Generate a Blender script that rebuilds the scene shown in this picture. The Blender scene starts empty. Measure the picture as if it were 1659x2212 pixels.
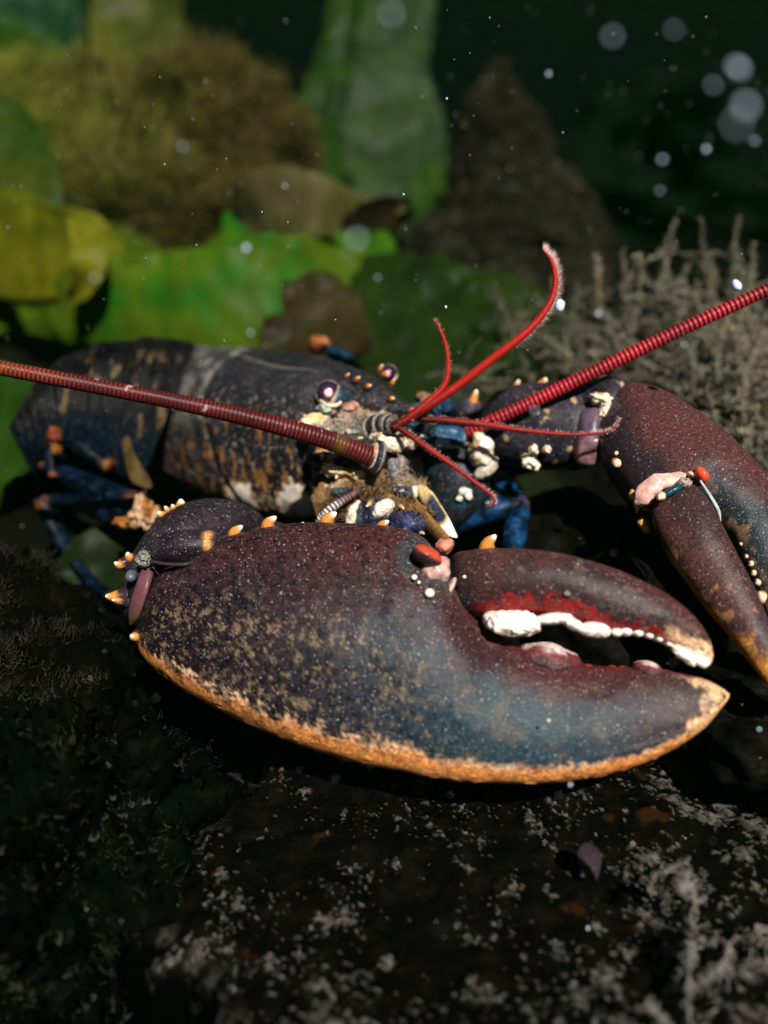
import bpy, math, random
import numpy as np
from mathutils import Vector

random.seed(7)
RNG = np.random.default_rng(11)
SC = bpy.context.scene
COL = SC.collection
CM = 0.01                                   # everything is authored in centimetres

# ------------------------------------------------------------------ camera
CAM_H, PITCH, FOV = 24.0, math.radians(25.0), math.radians(60.0)
cam_d = bpy.data.cameras.new('camera')
cam = bpy.data.objects.new('camera', cam_d)
COL.objects.link(cam)
cam.location = (0, 0, CAM_H * CM)
cam.rotation_euler = (math.radians(90) - PITCH, 0, 0)
cam_d.sensor_fit = 'VERTICAL'
cam_d.sensor_height = 24.0
cam_d.lens = 12.0 / math.tan(FOV / 2)
cam_d.clip_start, cam_d.clip_end = 0.01, 60.0
cam_d.dof.use_dof = True
cam_d.dof.focus_distance = 0.338
cam_d.dof.aperture_fstop = 2.4
SC.camera = cam

# ------------------------------------------------------------------ world, sun, exposure
SUN_DIR = Vector((0.20, -0.60, 0.77)).normalized()          # towards the light
elev = math.asin(SUN_DIR.z)
azim = math.atan2(SUN_DIR.x, SUN_DIR.y)
world = bpy.data.worlds.new('World')
SC.world = world
world.use_nodes = True
wn = world.node_tree.nodes
sky = wn.new('ShaderNodeTexSky')
sky.sky_type = 'NISHITA'
sky.sun_disc = False
sky.sun_elevation = elev
sky.sun_rotation = azim
wn['Background'].inputs['Strength'].default_value = 0.012
world.node_tree.links.new(sky.outputs[0], wn['Background'].inputs['Color'])
sun_d = bpy.data.lights.new('sun', 'SUN')
sun_d.energy = 5.0
sun_d.angle = math.radians(0.5)
sun_d.color = (1.0, 0.95, 0.88)
sun = bpy.data.objects.new('sun', sun_d)
COL.objects.link(sun)
sun.rotation_euler = SUN_DIR.to_track_quat('Z', 'Y').to_euler()
sun.location = (0.3, -0.2, 1.5)
SC.view_settings.view_transform = 'Standard'
SC.view_settings.look = 'None'
SC.view_settings.gamma = 1.0
SC.view_settings.use_curve_mapping = False
SC.view_settings.exposure = 0.65
SC.render.engine = 'CYCLES'
SC.cycles.max_bounces = 6
SC.cycles.transparent_max_bounces = 8
SC.cycles.volume_bounces = 0
SC.cycles.sample_clamp_indirect = 4.0
SC.cycles.use_denoising = True

# ------------------------------------------------------------------ maths helpers
K = math.tan(FOV / 2) / 1106.0
CAMP = np.array([0, 0, CAM_H])
VR = np.array([1.0, 0, 0])
VU = np.array([0, math.sin(PITCH), math.cos(PITCH)])
VF = np.array([0, math.cos(PITCH), -math.sin(PITCH)])


def P(u, v, d):
    """a sight line (measured on the photograph) and a distance -> a place in the world"""
    return CAMP + (u - 829.5) * K * d * VR + (1106 - v) * K * d * VU + d * VF


def G(u, v, z):
    r = (u - 829.5) * K * VR + (1106 - v) * K * VU + VF
    return CAMP + r * ((z - CAM_H) / r[2])


def far(d):
    return d if d < 50 else 50 + (d - 50) * 1.75


def px(d):
    return K * d


def lin(r, g, b):
    f = lambda c: (c / 255 / 12.92) if c / 255 <= .04045 else ((c / 255 + .055) / 1.055) ** 2.4
    return np.array([f(r), f(g), f(b)])


def sstep(a, b, x):
    t = np.clip((x - a) / (b - a), 0, 1)
    return t * t * (3 - 2 * t)


_prng = np.random.default_rng(5)
_perm = np.concatenate([_prng.permutation(256)] * 3)
_grad = _prng.normal(size=(256, 3))
_grad /= np.linalg.norm(_grad, axis=1)[:, None]


def perlin(p):
    p = np.asarray(p, float)
    sh = p.shape[:-1]
    p = p.reshape(-1, 3)
    i = np.floor(p).astype(int)
    f = p - i
    w = f * f * f * (f * (f * 6 - 15) + 10)
    i &= 255
    out = np.zeros(len(p))
    for dx in (0, 1):
        for dy in (0, 1):
            for dz in (0, 1):
                h = _perm[_perm[_perm[(i[:, 0] + dx) & 255] + ((i[:, 1] + dy) & 255)] + ((i[:, 2] + dz) & 255)]
                g = _grad[h]
                dot = g[:, 0] * (f[:, 0] - dx) + g[:, 1] * (f[:, 1] - dy) + g[:, 2] * (f[:, 2] - dz)
                ww = (w[:, 0] if dx else 1 - w[:, 0]) * (w[:, 1] if dy else 1 - w[:, 1]) * (w[:, 2] if dz else 1 - w[:, 2])
                out += dot * ww
    return out.reshape(sh) * 1.5


def fbm(p, octv=4, gain=.5):
    a, s, q = 1.0, 0.0, np.asarray(p, float)
    for _ in range(octv):
        s = s + a * perlin(q)
        q = q * 2.03 + 17.3
        a *= gain
    return s


def crom(pts, n):
    """Catmull-Rom through rows of pts, n samples"""
    p = np.asarray(pts, float)
    if p.ndim == 1:
        p = p[:, None]
    m = len(p)
    t = np.linspace(0, m - 1, n)
    i = np.clip(np.floor(t).astype(int), 0, m - 2)
    f = (t - i)[:, None]
    q = np.vstack([2 * p[0] - p[1], p, 2 * p[-1] - p[-2]])
    a, b, c, d = q[i], q[i + 1], q[i + 2], q[i + 3]
    return .5 * (2 * b + (c - a) * f + (2 * a - 5 * b + 4 * c - d) * f ** 2 + (3 * b - a - 3 * c + d) * f ** 3)


def unit(v):
    v = np.asarray(v, float)
    return v / np.maximum(np.linalg.norm(v, axis=-1, keepdims=True), 1e-9)


def mix(a, b, m):
    m = np.asarray(m)[..., None]
    return a * (1 - m) + b * m


# ------------------------------------------------------------------ mesh builder
class MB:
    def __init__(s):
        s.V, s.Q, s.T, s.C, s.n = [], [], [], [], 0

    def add(s, V, C, quads=None, tris=None):
        V = np.asarray(V, float).reshape(-1, 3)
        C = np.asarray(C, float)
        if C.ndim == 1:
            C = np.tile(C, (len(V), 1))
        s.V.append(V)
        s.C.append(C.reshape(-1, 3))
        if quads is not None and len(quads):
            s.Q.append(np.asarray(quads, int).reshape(-1, 4) + s.n)
        if tris is not None and len(tris):
            s.T.append(np.asarray(tris, int).reshape(-1, 3) + s.n)
        s.n += len(V)

    def grid(s, Pt, C, closed=False, caps=False):
        nt, ns = Pt.shape[:2]
        idx = np.arange(nt * ns).reshape(nt, ns)
        if closed:
            nx = np.roll(idx, -1, axis=1)
            q = np.stack([idx[:-1], nx[:-1], nx[1:], idx[1:]], -1).reshape(-1, 4)
        else:
            q = np.stack([idx[:-1, :-1], idx[:-1, 1:], idx[1:, 1:], idx[1:, :-1]], -1).reshape(-1, 4)
        V = Pt.reshape(-1, 3)
        C = np.asarray(C, float)
        if C.ndim == 1:
            C = np.tile(C, (nt * ns, 1))
        C = C.reshape(-1, 3)
        tris = None
        if closed and caps:
            V = np.vstack([V, Pt[0].mean(0), Pt[-1].mean(0)])
            C = np.vstack([C, C[:ns].mean(0), C[-ns:].mean(0)])
            a, b = nt * ns, nt * ns + 1
            r0, r1 = idx[0], idx[-1]
            tris = np.vstack([np.stack([np.full(ns, a), np.roll(r0, -1), r0], -1),
                              np.stack([np.full(ns, b), r1, np.roll(r1, -1)], -1)])
        s.add(V, C, q, tris)

    def twigs(s, A, B, r, C):
        """3-sided pyramids from A to B, base radius r, colours C per twig"""
        A, B = np.asarray(A), np.asarray(B)
        m = len(A)
        if m == 0:
            return
        d = unit(B - A)
        h = np.where(np.abs(d[:, 2:3]) > .9, np.array([[1., 0, 0]]), np.array([[0, 0, 1.]]))
        e1 = unit(np.cross(d, h))
        e2 = np.cross(d, e1)
        r = np.broadcast_to(np.asarray(r, float), (m,))[:, None]
        vs = [A + r * (e1 * math.cos(k * 2.0944) + e2 * math.sin(k * 2.0944)) for k in range(3)] + [B]
        V = np.stack(vs, 1).reshape(-1, 3)
        base = (np.arange(m) * 4)[:, None]
        t = np.concatenate([base + np.array([[0, 1, 3]]), base + np.array([[1, 2, 3]]), base + np.array([[2, 0, 3]])], 1)
        C = np.asarray(C, float)
        if C.ndim == 1:
            C = np.tile(C, (m, 1))
        s.add(V, np.repeat(C, 4, 0), None, t.reshape(-1, 3))

    def build(s, name, mat, parent=None, base=None, smooth=True):
        V = np.vstack(s.V)
        C = np.vstack(s.C)
        org = np.zeros(3)
        if parent is not None:
            org = np.array(root_of(parent)['_org'])
        elif base is not None:
            org = np.asarray(base, float)
        Q = np.vstack(s.Q) if s.Q else np.zeros((0, 4), int)
        T = np.vstack(s.T) if s.T else np.zeros((0, 3), int)
        me = bpy.data.meshes.new(name)
        me.vertices.add(len(V))
        me.vertices.foreach_set('co', ((V - org) * CM).astype(np.float32).ravel())
        nl = Q.size + T.size
        me.loops.add(nl)
        me.loops.foreach_set('vertex_index', np.concatenate([Q.ravel(), T.ravel()]).astype(np.int32))
        nf = len(Q) + len(T)
        me.polygons.add(nf)
        st = np.concatenate([np.arange(len(Q)) * 4, Q.size + np.arange(len(T)) * 3]).astype(np.int32)
        me.polygons.foreach_set('loop_start', st)
        me.polygons.foreach_set('use_smooth', np.full(nf, smooth))
        at = me.attributes.new('Col', 'FLOAT_COLOR', 'POINT')
        at.data.foreach_set('color', np.hstack([np.clip(C, 0, 1), np.ones((len(C), 1))]).astype(np.float32).ravel())
        me.update(calc_edges=True)
        me.validate()
        me.materials.append(mat)
        o = bpy.data.objects.new(name, me)
        COL.objects.link(o)
        if parent is not None:
            o.parent = parent
        else:
            o.location = Vector(org * CM)
            o['_org'] = [float(x) for x in org]
        return o


def root_of(o):
    while o.parent is not None:
        o = o.parent
    return o


def tag(o, label=None, cat=None, group=None, kind=None):
    if label:
        o['label'] = label
    if cat:
        o['category'] = cat
    if group:
        o['group'] = group
    if kind:
        o['kind'] = kind
    return o


def empty(name, base, parent=None):
    o = bpy.data.objects.new(name, None)
    COL.objects.link(o)
    o.empty_display_size = .02
    if parent is not None:
        o.parent = parent
    else:
        o.location = Vector(np.asarray(base) * CM)
        o['_org'] = [float(x) for x in base]
    return o


# ------------------------------------------------------------------ materials
def shell_mat(name, rough=.4, dots=0.0, dot_scale=600, dot_r=.2, dot_col=(.36, .35, .32), bump=.25, bump_scale=900,
              spec=.5, fine=.35, fine_scale=500, coat=0.0, sss=0.0, transl=0.0, dot2=0.0, gain=1.0):
    m = bpy.data.materials.new(name)
    m.use_nodes = True
    nt = m.node_tree
    N, Lk = nt.nodes, nt.links
    b = N['Principled BSDF']
    at = N.new('ShaderNodeAttribute')
    at.attribute_name = 'Col'
    tc = N.new('ShaderNodeTexCoord')
    nz = N.new('ShaderNodeTexNoise')
    nz.inputs['Scale'].default_value = fine_scale
    nz.inputs['Detail'].default_value = 5
    nz.inputs['Roughness'].default_value = .65
    Lk.new(tc.outputs['Object'], nz.inputs['Vector'])
    mr = N.new('ShaderNodeMapRange')
    mr.inputs['From Min'].default_value = .3
    mr.inputs['From Max'].default_value = .7
    mr.inputs['To Min'].default_value = gain * (1 - fine)
    mr.inputs['To Max'].default_value = gain * (1 + fine)
    Lk.new(nz.outputs[0], mr.inputs['Value'])
    mu = N.new('ShaderNodeVectorMath')
    mu.operation = 'SCALE'
    Lk.new(at.outputs['Color'], mu.inputs[0])
    Lk.new(mr.outputs[0], mu.inputs['Scale'])
    col = mu.outputs[0]
    height = nz.outputs[0]
    for (sc_, amt, rad) in ((dot_scale, dots, dot_r), (dot_scale * .37, dot2, dot_r * .55)):
        if amt <= 0:
            continue
        vo = N.new('ShaderNodeTexVoronoi')
        vo.inputs['Scale'].default_value = sc_
        Lk.new(tc.outputs['Object'], vo.inputs['Vector'])
        sx = N.new('ShaderNodeSeparateColor')
        Lk.new(vo.outputs['Color'], sx.inputs[0])
        rr = N.new('ShaderNodeMath')                     # a dot radius of its own in every cell
        rr.operation = 'MULTIPLY'
        rr.inputs[1].default_value = rad * 1.6
        Lk.new(sx.outputs[0], rr.inputs[0])
        sm = N.new('ShaderNodeMapRange')
        sm.interpolation_type = 'SMOOTHSTEP'
        sm.inputs['To Min'].default_value = 1
        sm.inputs['To Max'].default_value = 0
        hf = N.new('ShaderNodeMath')
        hf.operation = 'MULTIPLY'
        hf.inputs[1].default_value = .45
        Lk.new(rr.outputs[0], hf.inputs[0])
        Lk.new(hf.outputs[0], sm.inputs['From Min'])
        Lk.new(rr.outputs[0], sm.inputs['From Max'])
        Lk.new(vo.outputs['Distance'], sm.inputs['Value'])
        am = N.new('ShaderNodeMath')
        am.operation = 'MULTIPLY'
        am.inputs[1].default_value = amt
        Lk.new(sm.outputs[0], am.inputs[0])
        mx = N.new('ShaderNodeMixRGB')
        Lk.new(am.outputs[0], mx.inputs[0])
        Lk.new(col, mx.inputs[1])
        mx.inputs[2].default_value = (*dot_col, 1)
        col = mx.outputs[0]
    Lk.new(col, b.inputs['Base Color'])
    b.inputs['Roughness'].default_value = rough
    b.inputs['Specular IOR Level'].default_value = spec * .28      # shell against water, not against air
    if coat:
        b.inputs['Coat Weight'].default_value = coat * .35
        b.inputs['Coat Roughness'].default_value = .26
    if sss:
        b.inputs['Subsurface Weight'].default_value = sss
        b.inputs['Subsurface Radius'].default_value = (.004, .002, .001)
        b.inputs['Subsurface Scale'].default_value = .5
    if bump:
        n2 = N.new('ShaderNodeTexNoise')
        n2.inputs['Scale'].default_value = bump_scale
        n2.inputs['Detail'].default_value = 4
        Lk.new(tc.outputs['Object'], n2.inputs['Vector'])
        bp = N.new('ShaderNodeBump')
        bp.inputs['Strength'].default_value = bump
        bp.inputs['Distance'].default_value = .0008
        Lk.new(n2.outputs[0], bp.inputs['Height'])
        Lk.new(bp.outputs[0], b.inputs['Normal'])
    if transl:
        tr = N.new('ShaderNodeBsdfTranslucent')
        Lk.new(col, tr.inputs['Color'])
        ms = N.new('ShaderNodeMixShader')
        ms.inputs[0].default_value = transl
        Lk.new(b.outputs[0], ms.inputs[1])
        Lk.new(tr.outputs[0], ms.inputs[2])
        Lk.new(ms.outputs[0], N['Material Output'].inputs['Surface'])
    return m


M_CLAW = shell_mat('claw_shell', rough=.36, dots=.55, dot_scale=900, dot_r=.21, dot_col=(.34, .33, .32), bump=.3, bump_scale=1700, fine=.75, fine_scale=900, dot2=.6, spec=.5)
M_CARA = shell_mat('carapace_shell', rough=.30, spec=.9, dots=.35, dot_scale=1100, dot_r=.25, bump=1., bump_scale=1500, fine=.45, fine_scale=900, dot2=.35)
M_TAIL = shell_mat('tail_shell', rough=.4, spec=.18, dots=.25, dot_scale=700, dot_r=.2, bump=.6, bump_scale=900, fine=.6, fine_scale=500)
M_SPINE = shell_mat('spine_horn', rough=.35, bump=.1, fine=.15, coat=.3)
M_TOOTH = shell_mat('tooth_enamel', rough=.35, bump=.9, bump_scale=900, fine=.30, fine_scale=350, spec=1.)
M_LEG = shell_mat('leg_shell', rough=.4, dots=.2, dot_scale=420, dot_r=.4, dot_col=(.02, .06, .11), bump=.3, bump_scale=1100, fine=.8, fine_scale=420, spec=.35)
M_SKIN = shell_mat('soft_skin', rough=.35, bump=.25, bump_scale=700, fine=.2, fine_scale=400, coat=.3)
M_MOUTH = shell_mat('mouth_shell', rough=.42, bump=1.0, bump_scale=800, fine=.45, fine_scale=600, coat=.25, dots=.25, dot_scale=900, dot_r=.3)
M_HAIR = shell_mat('setae', rough=.6, bump=0, fine=.2)
M_ANT = shell_mat('antenna_shell', rough=.38, bump=.1, fine=.25, fine_scale=900)
M_ROCK = shell_mat('rock', rough=.85, bump=.9, bump_scale=500, fine=.6, fine_scale=350, spec=.03, gain=.55)
M_CRUST = shell_mat('crusted_rock', rough=.8, bump=.6, bump_scale=700, fine=.45, fine_scale=800, spec=.05, gain=.46)
M_TURF = shell_mat('turf', rough=.9, bump=0, fine=.4, fine_scale=200, spec=.05, transl=.3, gain=.62)
M_KELP = shell_mat('kelp', rough=.42, bump=.25, bump_scale=60, fine=.18, fine_scale=40, spec=.2, transl=.4, gain=1.0)
M_HYD = shell_mat('hydroid', rough=.8, bump=0, fine=.3, fine_scale=300, spec=.2, transl=.2)
M_SPECK = shell_mat('marine_snow', rough=.6, bump=0, fine=.1)


def eye_mat():
    m = bpy.data.materials.new('eye_gloss')
    m.use_nodes = True
    N, Lk = m.node_tree.nodes, m.node_tree.links
    b = N['Principled BSDF']
    at = N.new('ShaderNodeAttribute')
    at.attribute_name = 'Col'
    Lk.new(at.outputs['Color'], b.inputs['Base Color'])
    b.inputs['Roughness'].default_value = .12
    b.inputs['Coat Weight'].default_value = .8
    return m


M_EYE = eye_mat()

# ------------------------------------------------------------------ shape helpers
TAU = 2 * math.pi


def loft(mb, st, nt, ns, colf, p=.8, lump=.0, lump_s=.6, back=.8, extra=None):
    """a shell lofted between two edge curves A and B with thickness T; st = [(A(u,v,d), B(u,v,d), T)]"""
    A = crom([P(*s[0]) for s in st], nt)
    B = crom([P(*s[1]) for s in st], nt)
    T = np.maximum(crom([[s[2]] for s in st], nt)[:, 0], .004)
    M = (A + B) / 2
    ch = B - A
    Nn = unit(CAMP - M)
    cu = unit(ch)
    Nn = unit(Nn - (Nn * cu).sum(1)[:, None] * cu)
    ph = np.linspace(0, TAU, ns, endpoint=False)
    c = np.cos(ph)[None]
    n = np.sin(ph)
    n = (np.sign(n) * np.abs(n) ** p * np.where(n < 0, back, 1))[None]
    Q = M[:, None] + .5 * ch[:, None] * c[..., None] + (T[:, None] * n)[..., None] * Nn[:, None]
    t = np.broadcast_to(np.linspace(0, 1, nt)[:, None], (nt, ns))
    s = np.broadcast_to(c, (nt, ns))
    f = np.broadcast_to(n, (nt, ns))
    out = unit(.5 * cu[:, None] * c[..., None] + n[..., None] * Nn[:, None])
    if lump:
        Q = Q + out * (fbm(Q * lump_s, 3) * lump)[..., None]
    if extra is not None:
        Q = Q + out * extra(t, s, f, Q)[..., None]
    mb.grid(Q, colf(t, s, f, Q), closed=True, caps=True)
    return Q, out


def tube(mb, pts, rad, nt, ns, colf, mod=None, flat=1.0, caps=True):
    C = crom(pts, nt)
    R = np.maximum(crom([[r] for r in rad], nt)[:, 0], .004)
    if mod is not None:
        seg = np.concatenate([[0], np.cumsum(np.linalg.norm(np.diff(C, axis=0), axis=1))])
        R = R * mod(seg)
    else:
        seg = np.linspace(0, 1, nt)
    tg = unit(np.gradient(C, axis=0))
    up = np.array([0.13, .31, .94])
    e1 = unit(np.cross(tg, up))
    e2 = np.cross(e1, tg)
    ph = np.linspace(0, TAU, ns, endpoint=False)
    Q = C[:, None] + R[:, None, None] * (np.cos(ph)[None, :, None] * e1[:, None] + flat * np.sin(ph)[None, :, None] * e2[:, None])
    t = np.broadcast_to(np.linspace(0, 1, nt)[:, None], (nt, ns))
    sg = np.broadcast_to(seg[:, None], (nt, ns))
    mb.grid(Q, colf(t, sg, np.broadcast_to(ph, (nt, ns)), Q), closed=True, caps=caps)
    return C, R, e1, e2


def blob(mb, c, ax, colf, n=20, lump=.12, lump_s=1.0, p=1.0, taper=0.):
    """ellipsoid with half-axes ax (3 vectors), lumpy"""
    th = np.linspace(0.02, math.pi - .02, n)[:, None]
    ph = np.linspace(0, TAU, 2 * n, endpoint=False)[None]
    f = lambda x: np.sign(x) * np.abs(x) ** p
    D = np.stack([f(np.sin(th) * np.cos(ph)), f(np.sin(th) * np.sin(ph)), f(np.cos(th)) + 0 * ph], -1)
    ax = np.asarray(ax, float)
    D = D * np.stack([1 - taper * D[..., 1], np.ones(D.shape[:2]), 1 - taper * D[..., 1]], -1) if taper else D
    Q0 = D @ ax
    sz = np.linalg.norm(ax, axis=1).mean()
    Q = np.asarray(c) + Q0 * (1 + lump * fbm((Q0 / sz + np.asarray(c) * .37) * lump_s, 3))[..., None]
    mb.grid(Q, colf(D, Q), closed=True, caps=True)
    return Q


def cax(d, ru, rv, rd, ang=0.0):
    """three half axes facing the camera: ru, rv in photo pixels at distance d, rd in cm, ang turns them in the picture plane"""
    ca, sa = math.cos(ang), math.sin(ang)
    a = (VR * ca - VU * sa) * ru * px(d)
    b = (VR * sa + VU * ca) * rv * px(d)
    return np.array([a, b, -VF * rd])


ORANGE, CREAM, TIP = np.array([.50, .19, .035]), np.array([.72, .56, .36]), np.array([.95, .86, .68])
DARKSH = np.array([.022, .014, .018])


def spine(mb, base, tip, r, bend=.15, basecol=DARKSH, orange=ORANGE, tipcol=TIP, ns=14, nt=16):
    base, tip = np.asarray(base, float), np.asarray(tip, float)
    L = tip - base
    side = unit(np.cross(L, VF)) * np.linalg.norm(L) * bend
    pts = [base - .25 * L, base + .05 * L, base + .5 * L + side, tip - .1 * L + side * .35, tip]

    def cf(t, sg, ph, Q):
        w = t + .10 * fbm(Q * 3.0, 3)
        c = mix(np.broadcast_to(basecol, Q.shape), orange, sstep(.30, .50, w))
        return mix(c, tipcol, sstep(.62, .85, w))
    tube(mb, pts, [r * 1.5, r * 1.08, r * .72, r * .30, r * .10], nt, ns, cf)


def spine_px(mb, u0, v0, u1, v1, d, rpx, dd=-.3, **kw):
    spine(mb, P(u0, v0, d), P(u1, v1, d + dd), rpx * px(d), **kw)


def const(c):
    c = np.asarray(c, float)
    return lambda *a: np.broadcast_to(c, a[-1].shape)


# =================================================================== SETTING
print('setting')
# ---- seabed
gx, gy = np.meshgrid(np.linspace(-110, 110, 260), np.linspace(4, 260, 300), indexing='ij')
hz = np.interp(gy, [0, 20, 34, 42, 50, 60, 75, 100, 130, 165, 200, 260], [-7, -6, -4, 0, 3, 5, 5.5, 6, 8, 16, 34, 62])
q3 = np.stack([gx, gy, gx * 0], -1)
hz = hz + fbm(q3 * .06, 4) * np.clip(gy / 30, .6, 4) + fbm(q3 * .35 + 9, 3) * .5
V = np.stack([gx, gy, hz], -1)
nn = fbm(V * .25 + 3, 4)
c = mix(np.broadcast_to(np.array([.005, .005, .0035]), V.shape), np.array([.012, .017, .006]), sstep(-.1, .6, nn))
c = mix(c, np.array([.0012, .0016, .0016]), sstep(70, 125, gy))  # light falloff painted in: the distant seabed goes near black
mb = MB()
mb.grid(V[:, ::-1], c[:, ::-1])
tag(mb.build('seabed', M_ROCK), kind='structure')


def height_rock(name, poly, z0, tilt, amp, nx, ny, colf, drop=7.0, edge=1.0, mat=M_CRUST, pad=1.5, base=None, edge_n=.9):
    """a slab: heightfield inside an irregular outline (world cm), with steep broken flanks"""
    poly = np.asarray(poly, float)[:, :2]
    x0, y0 = poly.min(0) - pad
    x1, y1 = poly.max(0) + pad
    X, Y = np.meshgrid(np.linspace(x0, x1, nx), np.linspace(y0, y1, ny), indexing='ij')
    n1 = np.stack([X, Y, X * 0], -1)
    wx = X + fbm(n1 * .9 + 4, 4) * edge_n
    wy = Y + fbm(n1 * .9 + 40, 4) * edge_n
    d = np.full(X.shape, 1e9)
    ins = np.zeros(X.shape, bool)
    m = len(poly)
    for i in range(m):
        a, b = poly[i], poly[(i + 1) % m]
        ab = b - a
        t = np.clip(((wx - a[0]) * ab[0] + (wy - a[1]) * ab[1]) / (ab @ ab), 0, 1)
        d = np.minimum(d, np.hypot(wx - a[0] - t * ab[0], wy - a[1] - t * ab[1]))
        cnd = ((a[1] > wy) != (b[1] > wy)) & (wx < (b[0] - a[0]) * (wy - a[1]) / (b[1] - a[1] + 1e-12) + a[0])
        ins ^= cnd
    sd = np.where(ins, d, -d)
    Z = z0 + tilt(X, Y) + fbm(n1 * .22 + 2, 4) * amp + fbm(n1 * 1.3 + 8, 4) * amp * .22
    col, rel = colf(X, Y, sd)
    Z = Z + rel - .35 * (1 - sstep(0, edge * 1.6, sd)) - drop * (1 - sstep(-edge, 0.05, sd))
    mb = MB()
    V = np.stack([X, Y, Z], -1)
    mb.grid(V[:, ::-1], col[:, ::-1])
    o = mb.build(name, mat, base=base if base is not None else [poly[:, 0].mean(), poly[:, 1].mean(), z0 - drop])
    return o, V, sd


# ---- foreground slab with pale encrusting patches
out_px = [(600, 1590), (540, 1655), (470, 1700), (385, 1785), (275, 1865), (262, 1990), (330, 2040), (420, 2080), (470, 2200), (520, 2330)]
poly = [G(u, v, 0.) for u, v in out_px] + [np.array([2, 14, 0]), np.array([26, 14, 0]), np.array([30, 30, 0]), np.array([20, 36.5, 0]), np.array([6, 35.5, 0])]


def slab_col(X, Y, sd):
    n1 = np.stack([X, Y, X * 0], -1)
    ang = math.radians(-62)
    # growth runs outwards from under the claw: stretch the crust along that direction
    cx, cy = 2.0, 34.0
    th = np.arctan2(Y - cy, X - cx)
    rr = np.hypot(X - cx, Y - cy)
    q = np.stack([th * 9.0, rr * .55, X * 0], -1)
    big = fbm(n1 * .28 + 31, 3)
    m = .75 * fbm(q * 1.5 + 3, 5, .65) + .6 * fbm(n1 * 3.6 + 5, 4, .65)
    dens = sstep(1, 14, X) * .44 + sstep(27, 17, Y) * .20 + big * .55 - .08
    dens = dens - .45 * sstep(29.0, 32.5, Y) + .22 * sstep(9, 13, X) * sstep(24, 28, Y)
    mm = m + dens
    k = sstep(.58, .66, mm)
    fleck = sstep(.66, .76, fbm(n1 * 5.5 + 77, 3, .6) + .60 * big + .16 * sstep(-6, 8, X) - .12)
    base = mix(np.broadcast_to(np.array([.0022, .0019, .0013]), n1.shape), np.array([.0075, .006, .0034]), sstep(-.2, .7, fbm(n1 * .8 + 12, 4)))
    base = mix(base, np.array([.045, .016, .005]), .7 * sstep(.68, .9, fbm(n1 * .55 + 60, 3)))
    cr = mix(np.broadcast_to(np.array([.055, .048, .040]), n1.shape), np.array([.16, .142, .125]), sstep(-.3, .4, fbm(n1 * 3.1 + 20, 3)))
    col = mix(base, cr, np.clip(k + fleck * .8, 0, 1) * sstep(-.35, .1, sd))
    col = col * (1 - .97 * sstep(.25, -.25, sd))[..., None]  # shade below the slab's edge painted onto its flanks
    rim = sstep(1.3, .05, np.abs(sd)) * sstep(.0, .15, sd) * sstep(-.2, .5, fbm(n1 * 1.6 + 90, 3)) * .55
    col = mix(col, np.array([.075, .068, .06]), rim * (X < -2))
    return col, .06 * k + .05 * fleck + .03 * fbm(n1 * 4, 3)


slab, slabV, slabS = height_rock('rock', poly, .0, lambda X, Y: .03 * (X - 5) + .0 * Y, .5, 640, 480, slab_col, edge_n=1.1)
tag(slab, 'broad dark rock slab spotted with pale crust beneath the big claw', 'rock')


def mound(name, u, v, d, ru, rv, rd, label, base_col, pale_col, pale=.3, ang=0., lump=.35, n=70, mat=M_ROCK, cat='rock', group=None, taper=0., p=1.0, more=()):
    mb = MB()
    rd *= far(d) / d
    d = far(d)
    cpt = P(u, v, d)

    def cf(D, Q):
        a = fbm(Q * .8 + 5, 4)
        c = mix(np.broadcast_to(np.asarray(base_col, float), Q.shape), np.asarray(base_col) * 2.0, sstep(-.3, .6, a))
        f = sstep(.45, .62, fbm(Q * 2.4 + 50, 4, .6) + pale * .5)
        return mix(c, np.asarray(pale_col, float), f * min(1, pale * 2))
    Q = blob(mb, cpt, cax(d, ru, rv, rd, ang), cf, n=n, lump=lump, lump_s=1.6, taper=taper, p=p)
    for (u2, v2, ru2, rv2, rd2, an2) in more:
        Q2 = blob(mb, P(u2, v2, d), cax(d, ru2, rv2, rd2, an2), cf, n=n, lump=lump, lump_s=1.9, p=p)
        Q = np.concatenate([Q, Q2], 0)
    bz = cpt.copy()
    bz[2] = Q[..., 2].min()
    o = mb.build(name, mat, base=bz)
    tag(o, label, cat, group)
    return o, Q


def normals(Q):
    a = np.gradient(Q, axis=0)
    b = np.gradient(Q, axis=1)
    n = unit(np.cross(a, b))
    ctr = Q.reshape(-1, 3).mean(0)
    sgn = np.sign(((Q - ctr) * n).sum(-1).mean())
    return n * sgn


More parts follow.
